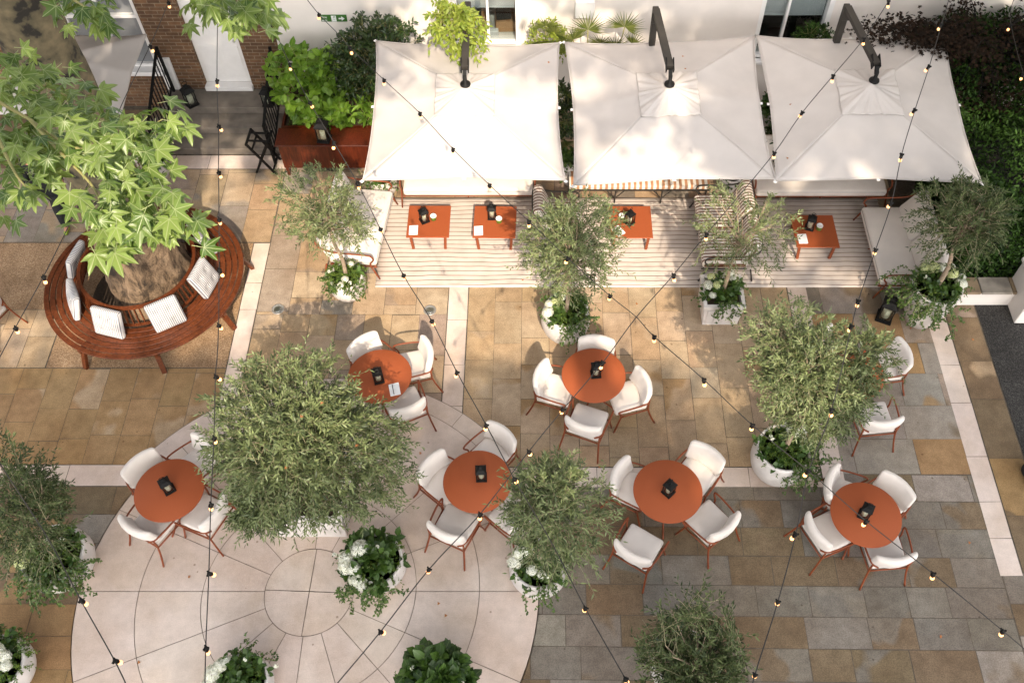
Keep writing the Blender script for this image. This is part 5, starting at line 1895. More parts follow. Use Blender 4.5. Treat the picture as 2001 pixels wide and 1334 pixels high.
def under_plant(x, y, z, r, label, seed, flowers=(), small=(), trail=(), nb=120, nf=130, leafL=.095, trail_len=.5, spread=1.0, h=.20):
    """mixed planting in a pot: broad leaves, feathery green, flower heads, trailing ivy"""
    t = thing('flowering_plant', label, 'plant', (x, y, z), 0)
    g = np.random.default_rng(seed)
    if nb:
        P, D, Ls, dr = shoots(g, (0, 0, .07), (r * .95 * spread, r * .95 * spread, h), int(nb * 2.0), .16, up=.7, jitter=.4, inner=.0)
        P[:, 2] = np.maximum(P[:, 2], -.03)
        p, d, n_ = along(g, P, D, Ls, .35, 6, 55, t0=.3)
        leafmesh('foliage', p, d, n_ + np.array([0, 0, .8]), leafL * (.7 + .6 * g.random(len(p))), leafL * .78, T_OVATE, 'broad', t, seed)
    if nf:
        P, D, Ls, dr = shoots(g, (0, 0, .06), (r * 1.02 * spread, r * 1.02 * spread, h * .8), int(nf * 1.8), .15, up=.5, jitter=.6, inner=.0)
        P[:, 2] = np.maximum(P[:, 2], -.03)
        p, d, n_ = along(g, P, D, Ls, .6, 16, 50)
        leafmesh('fern', p, d, n_, .034 * (.7 + .6 * g.random(len(p))), .018, T_SLIM, 'fern', t, seed + 1)
    pp, dd, nn = [], [], []
    mb = MB()
    for (a0, a1, cnt, ln) in trail:
        for k in range(cnt):
            a = R(a0 + (a1 - a0) * (k + g.random()) / cnt)
            L = ln * (.5 + .7 * g.random())
            o = np.array([math.cos(a), math.sin(a), 0])
            p = o * r * (.72 + .2 * g.random()) + np.array([0, 0, .04 + .05 * g.random()])
            pts = [p.copy()]
            v = o * 1.0 + np.array([0, 0, .25])
            zmin = -z + .015
            st = .032
            for i in range(int(L / st)):
                v = nrm(v + np.array([0, 0, -.16]) + .30 * g.normal(size=3))
                q = p + v * st
                rad = math.hypot(q[0], q[1]); lim = r * (1.03 if q[2] < 0 else .6)
                if rad < lim and q[2] < .02:
                    q[:2] *= lim / max(rad, 1e-3)
                if q[2] < zmin:
                    q[2] = zmin; v[2] = abs(v[2]) * .1
                p = q
                pts.append(p.copy())
                for _ in range(2):
                    pp.append(p + .012 * g.normal(size=3)); dd.append(o * .5 + g.normal(size=3) * .6 + np.array([0, 0, -.35])); nn.append(o * .6 + np.array([0, 0, .8]) + .4 * g.normal(size=3))
            mb.tube([tuple(q) for q in pts[::2]] or [(0, 0, 0), (0, 0, .01)], .0025, 3, cap=False)
    if pp:
        iv = leafmesh('ivy', pp, dd, nn, .042 * (.7 + .6 * g.random(len(pp))), .036, T_IVY, 'ivy', t, seed + 2)
        mb.build('ivy_stem', 'twig', iv)
    for f in flowers:
        a, rr, zz, s = f[:4]
        flower(t, (r * rr * math.cos(R(a)), r * rr * math.sin(R(a)), zz), s, f[4] if len(f) > 4 else 'w')
    for (a, rr, zz) in small:
        blob_flower(t, (r * rr * math.cos(R(a)), r * rr * math.sin(R(a)), zz), .04)
    return t


def olive(x, y, z, c, rad, n, label, seed, length=.36, K=20, leaf=.052, mat='olive', lumps=9, tr=.03, up=.7, extra=(), trunk_end=None, inner=.12, jitter=.55, droop=.32):
    n = int(n * 1.55); rad = [q * 1.10 for q in rad]; extra = [(a, [q * 1.1 for q in b], int(c_ * 1.75), d) for a, b, c_, d in extra]; leaf *= 1.30; K = int(K * .84)
    t = thing('olive_tree', label, 'olive tree', (x, y, z), 0)
    g = np.random.default_rng(seed)
    c = np.array(c) - np.array([x, y, z])
    top = Vector((c[0], c[1], c[2] - rad[2] * .55))
    mb = MB()
    zz = smooth_path([(0, 0, -.12), (.02, .01, top.z * .35), (top.x * .6 - .02, top.y * .6, top.z * .7), top, Vector(c.tolist())], 4)
    mb.tube(zz, [tr * (1.25 - .9 * i / len(zz)) for i in range(len(zz))], 9)
    mb.build('trunk', 'trunk', t)
    Ps, Ds, Ls = [], [], []
    P, D, L, dr = shoots(g, c, rad, n, length, up=up, lumps=lumps, inner=inner, jitter=jitter, droop=droop)
    Ps.append(P); Ds.append(D); Ls.append(L)
    for (ec, er, en, el) in extra:
        P, D, L, _ = shoots(g, np.array(ec) - np.array([x, y, z]), er, en, el, up=up, lumps=5)
        Ps.append(P); Ds.append(D); Ls.append(L)
    P, D, L = np.concatenate(Ps), np.concatenate(Ds), np.concatenate(Ls)
    keep = P[:, 2] > .02
    P, D, L = P[keep], D[keep], L[keep]
    stems('branches', P, D, L, dr, .0036, 'twig', t, 1, None)
    mb = MB()
    for i in range(0, len(P), max(6, len(P) // 45)):
        p = Vector(P[i])
        b = top + Vector((rnd.uniform(-.03, .03), rnd.uniform(-.03, .03), rnd.uniform(-.05, .25)))
        mid = b.lerp(p, .5) + Vector((rnd.uniform(-.06, .06), rnd.uniform(-.06, .06), .05))
        mb.tube(smooth_path([b, mid, p], 3), [.011, .010, .009, .008, .007, .006, .005][:7], 5, cap=False)
    mb.build('limbs', 'trunk', t)
    p, d, n_ = along(g, P, D, L, dr, K, 42)
    leafmesh('foliage', p, d, n_ + np.array([0, -.2, .25]), leaf * (.5 + 1.0 * g.random(len(p))), leaf * .29, T_SLIM, mat, t, seed + 5, shade=np.clip(np.repeat(g.random(len(P)), K) * .5 + .5 * g.random(len(p)), 0, 1))
    return t


def shrub(name, label, cat, loc, c, rad, n, length, K, leafL, leafW, m, T, seed, ang=50, up=.5, lumps=8, stem='stem', droop=.3, group=None, upn=.8, rstem=.005, inner=.25):
    t = thing(name, label, cat, loc, 0, group)
    g = np.random.default_rng(seed)
    P, D, L, dr = shoots(g, c, rad, n, length, up=up, lumps=lumps, droop=droop, inner=inner)
    P[:, 2] = np.maximum(P[:, 2], .02 - loc[2])
    stems('branches', P, D, L, dr, rstem, stem, t)
    p, d, n_ = along(g, P, D, L, dr, K, ang, t0=.25)
    leafmesh('foliage', p, d, n_ + np.array([0, -.35, upn]), leafL * (.6 + .75 * g.random(len(p))), leafW * (.8 + .4 * g.random(len(p))), T, m, t, seed + 9)
    return t


# --- pot 1: small olive by the left sofa
pot_round(-3.13, 9.42, .29, .50, 'white planter almost covered by bright ferns, beside the pale sofa')
olive(-3.13, 9.42, .46, (-3.16, 9.42, 2.08), (.72, .66, .66), 170, 'small loose olive tree in front of the pale sofa', 11, .36, 22, mat='olive', lumps=10)
under_plant(-3.13, 9.42, .47, .29, 'bright green ferns with a few white blooms under the small olive', 12, [(-80, .5, .12, .055), (-100, .8, .08, .05), (60, .6, .14, .05)], [(-60, .8, .1), (170, .9, .08)],
            [(180, 350, 16, .35)], nb=6, nf=110, spread=1.15)
# --- pot 2
pot_round(.45, 8.62, .37, .66, 'big round white planter behind the sunlit round table')
olive(.45, 8.62, .60, (.46, 8.62, 2.26), (.72, .68, .95), 300, 'bushy bright olive tree in the round white planter, over the rug', 21, .38, 22, lumps=9)
under_plant(.45, 8.62, .62, .36, 'ivy and white hydrangeas under the bushy olive', 22, [(200, .85, .12, .085), (175, .75, .16, .06), (165, .5, .2, .055, 'g'), (110, .4, .2, .06)], [(-100, .9, .05)],
            [(-100, -20, 18, .55), (180, 250, 4, .2)], nb=12, nf=90)
# --- pot 3 square
pot_square(2.98, 9.08, .57, .64, .54, 'square panelled white planter standing at the rug edge')
olive(2.98, 9.08, .48, (3.04, 9.08, 2.0), (.70, .62, .68), 105, 'thin airy olive tree in the square planter by the striped sofa', 31, .38, 20, lumps=10, mat='olive')
under_plant(2.98, 9.08, .50, .32, 'white and lime hydrangea heads with dark ivy in the square planter', 32, [(170, .75, .14, .075), (140, .8, .2, .06, 'g'), (190, .4, .22, .06, 'g'), (215, .7, .10, .06), (60, .8, .22, .06), (40, .6, .2, .05)], [],
            [(-110, -50, 12, .5), (190, 210, 4, .3), (-10, 20, 4, .3)], nb=22, nf=50)
# --- pot 4 tall
pot_tall(6.26, 8.92, .40, .92, 'tall tapered white planter beside the low garden wall')
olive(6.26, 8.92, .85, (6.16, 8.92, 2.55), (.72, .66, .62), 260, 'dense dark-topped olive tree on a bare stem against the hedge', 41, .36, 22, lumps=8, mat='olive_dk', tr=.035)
under_plant(6.26, 8.92, .86, .40, 'white hydrangeas and long ivy spilling from the tall planter', 42,
            [(70, .55, .22, .075), (110, .5, .24, .08, 'g'), (20, .5, .24, .08, 'g'), (-5, .85, .12, .085), (15, 1.0, .10, .06), (50, .8, .2, .07), (130, .75, .2, .07, 'g')], [(170, .6, .2)],
            [(150, 290, 40, .75), (-40, 40, 8, .25)], nb=20, nf=60)
# --- pot 5
pot_round(3.50, 6.16, .40, .72, 'big round white planter where the pale bands cross')
olive(3.50, 6.16, .66, (3.38, 6.2, 2.72), (.66, .62, .66), 230, 'twin-crowned light green olive tree hiding a round table', 51, .38, 22, lumps=8,
      extra=[(tuple(G(1690, 690, 2.7)), (.46, .46, .44), 85, .40), (tuple(G(1545, 665, 2.75)), (.45, .45, .42), 110, .40), (tuple(G(1590, 800, 2.0)), (.62, .42, .42), 120, .36), (tuple(G(1640, 760, 2.4)), (.55, .45, .45), 110, .36)])
under_plant(3.50, 6.16, .67, .40, 'dark ivy mound with one white hydrangea cluster in the planter on the pale bands', 52, [(60, .55, .20, .09), (40, .75, .18, .08), (75, .8, .2, .07)], [(150, .6, .16), (165, .5, .2)],
            [(-80, 20, 44, .5)], nb=14, nf=110)
# --- pot 6
pot_round(.02, 4.52, .38, .60, 'round white planter at the right rim of the limestone circle')
olive(.02, 4.52, .55, (.16, 4.50, 2.58), (.62, .66, .88), 290, 'loose grey-green olive tree leaning over the circle rim', 61, .42, 22, mat='olive', lumps=9, droop=.45)
under_plant(.02, 4.52, .56, .37, 'white hydrangeas with round leaves under the leaning olive', 62, [(185, .85, .14, .095), (165, .75, .2, .08), (150, .45, .24, .085), (-120, .5, .18, .07), (-80, .55, .14, .055)], [(-60, .7, .1)],
            [(-110, -30, 10, .5)], nb=26, nf=30)
# --- big bush
pot_square(-3.17, 5.60, .96, 1.0, .68, 'large square white planter box under the biggest olive bush')
olive(-3.17, 5.60, .60, (-3.0, 5.60, 2.02), (1.22, 1.12, 1.05), 1150, 'biggest, broad rounded olive bush covering two tables', 71, .46, 24, leaf=.056, mat='olive', lumps=16, tr=.06, up=.45,
      extra=[((-3.5, 4.9, 1.6), (.42, .38, .45), 130, .34)])
# --- pot 7 flowers
pot_round(-2.20, 4.62, .40, .46, 'round white planter of white hydrangeas on the limestone circle')
under_plant(-2.20, 4.62, .42, .40, 'lush dark hydrangea with six white heads in the round planter', 82,
            [(165, .42, .30, .115), (190, .85, .22, .10), (205, .9, .20, .105), (222, .75, .24, .085), (235, .95, .10, .08), (250, .95, .08, .085)], [(40, .25, .3), (-120, .8, .14), (-90, .9, .1), (180, 1.25, .2)],
            [(-130, -60, 26, .55), (150, 200, 6, .3)], nb=34, nf=90, leafL=.13, h=.28)
# --- pot 8 left
pot_round(-6.50, 4.66, .44, .56, 'round white planter near the left picture edge, ivy over its rim')
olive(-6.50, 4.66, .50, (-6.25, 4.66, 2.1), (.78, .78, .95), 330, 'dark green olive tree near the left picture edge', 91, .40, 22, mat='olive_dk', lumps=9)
under_plant(-6.50, 4.66, .52, .42, 'dark ivy and lime hydrangea heads under the left olive', 92, [(190, .75, .2, .07, 'g'), (170, .5, .24, .07, 'g'), (210, .8, .18, .09, 'g'), (160, .85, .2, .07, 'g'), (100, .2, .24, .05)], [(40, .5, .2)],
            [(-150, -100, 16, .55), (-100, -20, 40, .5)], nb=20, nf=110)
# --- pot 9, 10, 11, 12
pot_round(-6.85, 3.22, .40, .50, 'white planter cut off at the bottom left corner')
under_plant(-6.85, 3.22, .46, .38, 'white flowers and dark leaves at the bottom left corner', 102, [(60, .4, .2, .085), (20, .5, .16, .08), (-10, .6, .14, .07)], [], [(20, 120, 14, .3)], nb=26, nf=120, spread=1.15)
pot_round(-3.72, 3.04, .36, .46, 'white planter at the bottom edge with a ring of white blooms on its left')
under_plant(-3.72, 3.04, .42, .36, 'leafy plant with white blooms on one side at the bottom edge', 112, [(170, .9, .16, .10), (150, .75, .2, .08), (190, 1.0, .1, .09), (130, .7, .2, .06)], [(20, 1.3, .1), (60, .6, .3)], [(40, 110, 6, .3)], nb=40, nf=60, leafL=.085, h=.26)
pot_round(-1.26, 3.02, .40, .46, 'white planter hidden beneath big hydrangea leaves at the bottom edge')
under_plant(-1.26, 3.02, .42, .42, 'big-leaved green hydrangea with two small white blooms at the bottom edge', 122, [(-30, .55, .30, .07), (-70, .6, .3, .06), (-10, .75, .24, .045)], [(160, .7, .3)], [(150, 200, 5, .25)], nb=95, nf=0, leafL=.17, h=.34)
pot_round(1.88, 3.25, .42, .55, 'pale planter under the young olive bush at the bottom edge')
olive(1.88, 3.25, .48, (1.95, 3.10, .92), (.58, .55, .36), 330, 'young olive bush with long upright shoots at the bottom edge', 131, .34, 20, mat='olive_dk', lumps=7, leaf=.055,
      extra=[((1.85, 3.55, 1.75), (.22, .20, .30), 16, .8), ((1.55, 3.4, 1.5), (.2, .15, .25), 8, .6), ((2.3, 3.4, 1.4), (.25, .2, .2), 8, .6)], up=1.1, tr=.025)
# --- small pots at the back
pot_tall(-6.88, 12.15, .20, .42, 'small white pot of white flowers at the foot of the steps')
under_plant(-6.88, 12.15, .38, .20, 'white hydrangeas with dark leaves at the foot of the steps', 142, [(190, 1.1, .12, .055), (140, .9, .2, .055, 'g'), (60, 1.0, .16, .06, 'g'), (20, .9, .08, .05), (250, .7, .12, .05), (100, .4, .2, .05)], [], [], nb=26, nf=0, leafL=.075)
pot_round(-2.75, 11.72, .23, .42, 'white pot wedged between the two pale sofas')
under_plant(-2.75, 11.72, .38, .23, 'ivy and white petals between the two pale sofas', 152, [(100, .4, .16, .05)], [(0, .5, .12)], [(150, 330, 12, .3)], nb=10, nf=40)
pot_tall(.58, 12.0, .21, .60, 'white pot seen through the slit between the first two parasols')
under_plant(.58, 12.0, .55, .21, 'dark leafy plant in the slit between the first two parasols', 162, [], [], [(200, 340, 12, .4)], nb=18, nf=20)
pot_square(4.30, 13.4, .30, .32, .5, 'white box planter in the slit between the middle and shaded parasols')
under_plant(4.30, 13.4, .46, .15, 'sparse leaves in the white box planter between the middle and shaded parasols', 172, [], [], [(200, 340, 8, .3)], nb=12, nf=0, leafL=.12)
pot_tall(3.45, 11.75, .20, .45, 'pale pot behind the striped sofa, mostly under the parasol')
under_plant(3.45, 11.75, .40, .20, 'small dark green plant behind the striped sofa', 182, [], [], [], nb=22, nf=20, leafL=.07)

# --- shrub bed behind the sideboard
t = thing('raised_bed', 'timber raised bed of soil and moss behind the mahogany sideboard', 'planter', (-3.05, 13.35, 0))
mb = MB()
for (x, y, sx, sy) in ((0, -.62, 3.2, .04), (0, .60, 3.2, .04), (-1.58, 0, .04, 1.2), (1.58, 0, .04, 1.2)): mb.box((x, y, .33), (sx, sy, .66))
mb.build('boards', 'mahogany', t)
mb = MB(); mb.box((0, 0, .585), (3.10, 1.18, .03)); mb.build('soil', 'soil', t)
g = np.random.default_rng(5)
n = 5000
P = np.stack([g.uniform(-1.5, 1.5, n), g.uniform(-.58, -.1, n), .60 + .05 * g.random(n)], 1)
leafmesh('moss', P, g.normal(size=(n, 3)) + [0, 0, .8], g.normal(size=(n, 3)) + [0, 0, 1], .028, .014, T_SLIM, 'fern', t, 4)['kind'] = 'stuff'
shrub('hydrangea_shrub', 'round-leaved bright green shrub beside the steps railing', 'shrub', (-4.1, 13.2, .6), (0, 0, .70), (.62, .5, .74), 120, .30, 7, .15, .13, 'lush', T_OVATE, 201, 62, inner=.45, upn=1.1)
shrub('hydrangea_shrub', 'pale lime leaves spilling over the sideboard behind the lantern', 'shrub', (-3.75, 12.83, .6), (0, 0, .28), (.52, .26, .34), 46, .24, 6, .145, .105, 'lush', T_OVATE, 202, 62, upn=1.2)
shrub('laurel_shrub', 'long-leaved light green plant low in the bed by the sunny parasol', 'shrub', (-2.95, 12.9, .6), (0, 0, .24), (.36, .24, .30), 24, .28, 8, .18, .055, 'lush', T_OVATE, 203, 55, upn=1.1)
shrub('camellia_shrub', 'tall dark glossy camellia against the cream wall below the exit sign', 'shrub', (-2.9, 13.42, .6), (0, 0, .95), (.80, .46, .95), 520, .30, 12, .085, .042, 'camellia', T_OVATE, 204, 50, lumps=11, upn=.5, inner=.4)
shrub('climbing_plant', 'lime green climber on the wall over the sunny parasol mast', 'climber', (-1.25, 13.5, 0), tuple(G(893, 40, 3.15) - Vector((-1.25, 13.5, 0))), (.42, .34, .46), 150, .28, 9, .095, .048, 'lime', T_OVATE, 205, 45, droop=.7, upn=.5, inner=.35)
shrub('mixed_shrub', 'low yellow-green shrub under the first window by the palms', 'shrub', (.22, 13.5, 0), (0, 0, 1.92), (.40, .32, .34), 90, .25, 10, .07, .035, 'lime', T_OVATE, 206, 45)
shrub('laurel_shrub', 'dark green shrub rising behind the slit between the first two parasols', 'shrub', (.42, 12.75, 0), (0, 0, .95), (.30, .45, .75), 90, .3, 10, .10, .04, 'camellia', T_OVATE, 207, 45)
shrub('laurel_shrub', 'dark shrub added for the shade in the slit between the middle and shaded parasols', 'shrub', (4.33, 12.45, 0), (0, 0, .55), (.24, .50, .55), 90, .28, 10, .10, .04, 'camellia', T_OVATE, 209, 45)  # made-up shrub, darkens the gap in place of parasol shade
shrub('box_shrub', 'dense dark shrub on the sill corner of the second window', 'shrub', (4.85, 13.6, 0), (0, 0, 1.90), (.42, .28, .34), 150, .2, 10, .06, .034, 'hedge', T_OVATE, 208, 50)


def fan_palm(label, loc, fans, seed):
    t = thing('fan_palm', label, 'palm', loc, 0, 'fan palms along the cream wall')
    g = np.random.default_rng(seed)
    mb = MB()
    P, D, N, L = [], [], [], []
    top = max(f[2] for f in fans)
    for (dx, dy, dz, rot, sz) in fans:
        if loc[1] > 13.3: dz += .58
        c = Vector((dx, dy, dz))
        mb.tube(smooth_path([(0, 0, -loc[2] * 0 + .0), (dx * .4, dy * .4, dz * .6), c], 4), .010, 5)
        out = Vector((dx * 1.4 + .001, dy - .15, .55 + rot)).normalized()
        side = out.cross(Vector((0, -1, .35))).normalized()
        nn = side.cross(out)
        for k in range(26):
            a = R(-105 + 210 * k / 25)
            d = out * math.cos(a) + side * math.sin(a) + nn * .25
            P.append(tuple(c)); D.append(tuple(d)); N.append(tuple(nn + side * g.normal() * .3)); L.append(sz * (1 - .3 * abs(a) / 1.9) * g.uniform(.85, 1.1))
    mb.build('stalks', 'stem', t)
    leafmesh('fronds', P, D, N, np.array(L), .026, T_SLIM, 'palm', t, seed)
    return t


fan_palm('fan palm with two upright fans in the middle of the cream wall', (.92, 13.5, 0), [(-.05, -.05, 1.62, .9, .55), (-.30, -.1, 1.45, .0, .45), (.18, -.2, 1.45, .3, .42)], 301)
fan_palm('fan palm leaning right beside the middle parasol mast', (1.30, 13.5, 0), [(.20, -.05, 1.68, .5, .50), (.36, -.2, 1.42, -.2, .42), (.05, -.15, 1.36, .6, .42)], 302)
fan_palm('thin fan palm arching beside the first window frame', (.10, 13.55, 0), [(.05, -.1, 1.70, .2, .42), (.20, -.1, 1.55, .1, .35), (-.02, -.25, 1.5, -.1, .3)], 303)
fan_palm('dark fan palm deep in the slit between the first two parasols', (.50, 13.1, 0), [(-.02, -.3, 1.3, .2, .45), (.02, -.6, 1.0, .1, .40), (-.03, -.8, .7, 0, .4)], 304)

# --- maple
t = thing('maple_tree', 'dark red-leaved maple reaching over the shaded parasol', 'maple', (7.75, 13.25, 0))
g = np.random.default_rng(401)
mb = MB(); mb.tube(smooth_path([(0, 0, 0), (.05, -.05, .9), (-.1, 0, 1.6), (-.2, -.05, 2.2)], 4), [.07, .068, .065, .06, .058, .055, .052, .05, .047, .045, .04, .035, .03], 8); mb.build('trunk', 'trunk', t)
mb = MB()
pp = []
for i in range(150):
    if i < 26:
        e = Vector((g.uniform(-2.6, -.9), g.uniform(-.75, -.15), 0)); e.z = 2.62 - .13 * abs(e.x + 1.6) + g.uniform(-.08, .1)
    else:
        e = Vector((g.uniform(-1.0, 2.6), g.uniform(-1.3, .6), g.uniform(1.0, 2.9)))
    s_ = Vector((-.1, 0, 1.6 + .5 * g.random()))
    mid = s_.lerp(e, .5) + Vector((0, 0, .22))
    pts = smooth_path([s_, mid, e], 4)
    mb.tube(pts, [.014, .013, .012, .010, .009, .007, .005, .004, .003], 4, cap=False)
    for k in range(60):
        q = pts[-1].lerp(pts[-3], g.random()) + Vector((g.normal() * .14, g.normal() * .14, g.normal() * .035))
        pp.append(tuple(q))
mb.build('branches', 'black', t)
n = len(pp)
leafmesh('foliage', pp, g.normal(size=(n, 3)) * [1, 1, .3] + [0, -.4, -.2], g.normal(size=(n, 3)) * .3 + [0, -.2, 1], .062 * (.7 + .5 * g.random(n)), .062, T_STAR, 'maple', t, 402)

# --- hedge
t = thing('hedge', 'tall dark evergreen hedge on the right above the low wall', 'hedge', (8.6, 11.6, 0))
g = np.random.default_rng(411)
n = 70000
x0, x1, y0, y1, z1 = -1.85, 4.0, -2.1, 2.3, 1.85
k = g.random(n)
P = np.empty((n, 3))
P[:, 0] = g.uniform(x0, x1, n); P[:, 1] = g.uniform(y0, y1, n); P[:, 2] = z1 - np.abs(g.normal(size=n)) * .2
m_ = k < .30
P[m_, 0] = x0 + np.abs(g.normal(size=m_.sum())) * .15; P[m_, 2] = g.uniform(.05, z1, m_.sum())
m_ = (k >= .30) & (k < .5)
P[m_, 1] = y0 + np.abs(g.normal(size=m_.sum())) * .15; P[m_, 2] = g.uniform(.05, z1, m_.sum())
bmp = .22 * np.sin(P[:, 0] * 3.1 + 1) * np.sin(P[:, 1] * 2.7) + .12 * np.sin(P[:, 0] * 7 + P[:, 1] * 5)
P[:, 2] += bmp * (P[:, 2] > .8) + .35 * np.clip((P[:, 1] - 1.0) / 1.0, 0, 1) * (P[:, 2] > .8)
P[:, 0] += .12 * np.sin(P[:, 1] * 4 + P[:, 2] * 5)
m2_ = 15000
P = np.concatenate([P, np.stack([g.uniform(-1.5, 4, m2_), g.uniform(1.2, 2.3, m2_), g.uniform(.6, 2.35, m2_)], 1)]); n += m2_
leafmesh('foliage', P, g.normal(size=(n, 3)) + [-.3, -.4, .2], g.normal(size=(n, 3)) * .7 + [-.2, -.3, .9], .075 * (.7 + .6 * g.random(n)), .036, T_OVATE, 'hedge', t, 412)
mb = MB()
for i in range(26):
    x, y = g.uniform(x0 + .4, x1 - .4), g.uniform(y0 + .35, y1 - .35)
    mb.tube([(x, y, 0), (x + g.normal() * .1, y + g.normal() * .1, .8), (x + g.normal() * .2, y + g.normal() * .2, 1.6)], [.03, .022, .01], 5, cap=False)
mb.build('stems', 'trunk', t)

# ================================================================== THE OLD PLANE TREE
FR = (-20, 2021, -20, 1354)


def project(p):
    dep = p[1] * SA + (H - p[2]) * CA
    if dep < .05: return None
    return (CX + FPX * p[0] / dep, CY - FPX * (p[1] * CA - (H - p[2]) * SA) / dep)


def in_view(p, pad=30):
    q = project(p)
    dep = p[1] * SA + (H - p[2]) * CA
    if dep < .9 and p[1] > -.5 and p[2] > H - 1.0: return True
    pad = pad + 420 / max(dep, .4)
    return q is not None and -pad < q[0] < 2001 + pad and -pad < q[1] < 1334 + pad


t = thing('plane_tree', 'old plane tree with mottled trunk and big lobed leaves, inside the circular bench', 'plane tree', (BX, BY, 0))
PT = t
g = np.random.default_rng(501)


def trunk_r(a, z):
    # buttressed foot
    f = max(0, 1 - z / 1.8)
    return 1 + f * (.10 * math.sin(3 * a + .5) + .07 * math.sin(5 * a + 2)) + .025 * math.sin(7 * a + z * 3)


prof = [(.78, -.02), (.75, .05), (.71, .15), (.66, .4), (.60, .8), (.55, 1.3), (.50, 1.9), (.47, 2.4)]
mb = MB()
n = 56
vs, fs = [], []
ctr = lambda z: (.10 + .045 * z, -.02 - .0 * z)
lv = []
for i in range(len(prof) - 1):
    for k in range(5):
        f = k / 5
        lv.append((prof[i][0] * (1 - f) + prof[i + 1][0] * f, prof[i][1] * (1 - f) + prof[i + 1][1] * f))
lv.append(prof[-1])
for (r, z) in lv:
    cx_, cy_ = ctr(z)
    for j in range(n):
        a = 2 * PI * j / n
        nz = mnoise.fractal(Vector((math.cos(a) * 2.2, math.sin(a) * 2.2, z * 1.6)), 1.0, 2.0, 4)
        rr = r * trunk_r(a, z) * (1 + .10 * nz + .045 * mnoise.fractal(Vector((math.cos(a) * 7, math.sin(a) * 7, z * 3)), 1.0, 2.0, 3))
        vs.append((cx_ + rr * math.cos(a), cy_ + rr * math.sin(a), z))
for i in range(len(lv) - 1):
    for j in range(n): fs.append((i * n + j, i * n + (j + 1) % n, (i + 1) * n + (j + 1) % n, (i + 1) * n + j))
mb.add(vs, fs, True)
tk = mb.build('trunk', 'bark', t)
mb = MB()
vs, fs = [], []
lv2 = [(.47 - .005 * i, 2.38 + .28 * i) for i in range(24)]
for (r, z) in lv2:
    cx_, cy_ = ctr(z)
    for j in range(n):
        a = 2 * PI * j / n
        nz = mnoise.fractal(Vector((math.cos(a) * 1.6, math.sin(a) * 1.6, z * 1.1)), 1.0, 2.0, 3)
        rr = r * (1 + .06 * nz)
        vs.append((cx_ + rr * math.cos(a), cy_ + rr * math.sin(a), z))
for i in range(len(lv2) - 1):
    for j in range(n): fs.append((i * n + j, i * n + (j + 1) % n, (i + 1) * n + (j + 1) % n, (i + 1) * n + j))
mb.add(vs, fs, True)
mb.build('upper_trunk', 'plane_bark', t)
OFF = Vector((-BX, -BY, 0))
TOP = Vector((BX + .45, BY - .03, 8.7))

# leafy boughs hanging into the picture (pixels and heights of the twigs)
BR = [
    [(-190, -60, 8.9), (-60, 150, 8.6), (60, 235, 8.4), (150, 290, 8.35), (240, 275, 8.3), (318, 233, 8.25)],
    [(60, 235, 8.4), (120, 300, 8.35), (185, 370, 8.3), (205, 440, 8.25)],
    [(150, 290, 8.35), (245, 345, 8.3), (310, 400, 8.25), (345, 445, 8.2)],
    [(-60, 150, 8.6), (20, 320, 8.35), (50, 365, 8.3)],
    [(60, -80, 8.8), (125, -15, 8.75), (170, 15, 8.7), (195, 20, 8.7)],
    [(360, -110, 8.8), (400, -30, 8.75), (425, 10, 8.7)],
    [(480, -110, 8.8), (495, -30, 8.75), (500, 5, 8.7)],
    [(-60, 150, 8.0), (60, 160, 7.4), (170, 205, 7.2)],
]
mb = MB()
for i, b in enumerate(BR):
    W = [G(x, y, z) + OFF for x, y, z in b]
    pts = smooth_path(W, 5)
    k = len(pts)
    mb.tube(pts, [.014 * (1 - .75 * j / k) for j in range(k)], 6, cap=False)
    if i in (0, 4, 5, 6):
        a = TOP + OFF
        m1 = a.lerp(W[0], .5) + Vector((0, 0, 1.2))
        pts = smooth_path([a, m1, W[0]], 6)
        mb.tube(pts, [.09 * (1 - .85 * j / len(pts)) for j in range(len(pts))], 7, cap=False)
mb.build('twigs', 'stem', t)

SPOT = [(20, 110), (60, 118), (15, 160), (45, 205), (10, 240), (70, 240), (115, 222), (60, 285), (110, 285), (22, 315), (62, 322), (118, 306),
        (30, 362), (160, 300), (185, 325), (222, 300), (250, 322), (195, 355), (232, 365), (280, 240), (310, 222), (325, 240), (270, 262), (295, 278), (238, 255),
        (255, 290), (178, 262), (200, 395), (240, 390), (268, 372), (298, 365), (325, 395), (205, 430), (222, 462), (190, 455), (300, 425), (330, 440), (348, 452),
        (205, 475), (305, 395), (215, 335), (55, 350), (10, 280), (95, 260), (135, 250), (40, 260), (180, 410), (260, 405), (345, 425),
        (130, 15), (160, 28), (195, 12), (175, 5), (398, 22), (432, 38), (415, 8), (440, 15), (375, 8), (490, 20), (505, 35), (518, 10), (480, 8), (470, 25)]
DARK = [(120, 150), (150, 180), (180, 195), (205, 215), (95, 165), (140, 215), (70, 150), (30, 140), (175, 240), (60, 190), (90, 205), (30, 190),
        (20, 400), (10, 380), (45, 175), (130, 275), (215, 255), (5, 200), (160, 235), (110, 185), (200, 240), (190, 285), (80, 300)]
P, D, N, L = [], [], [], []
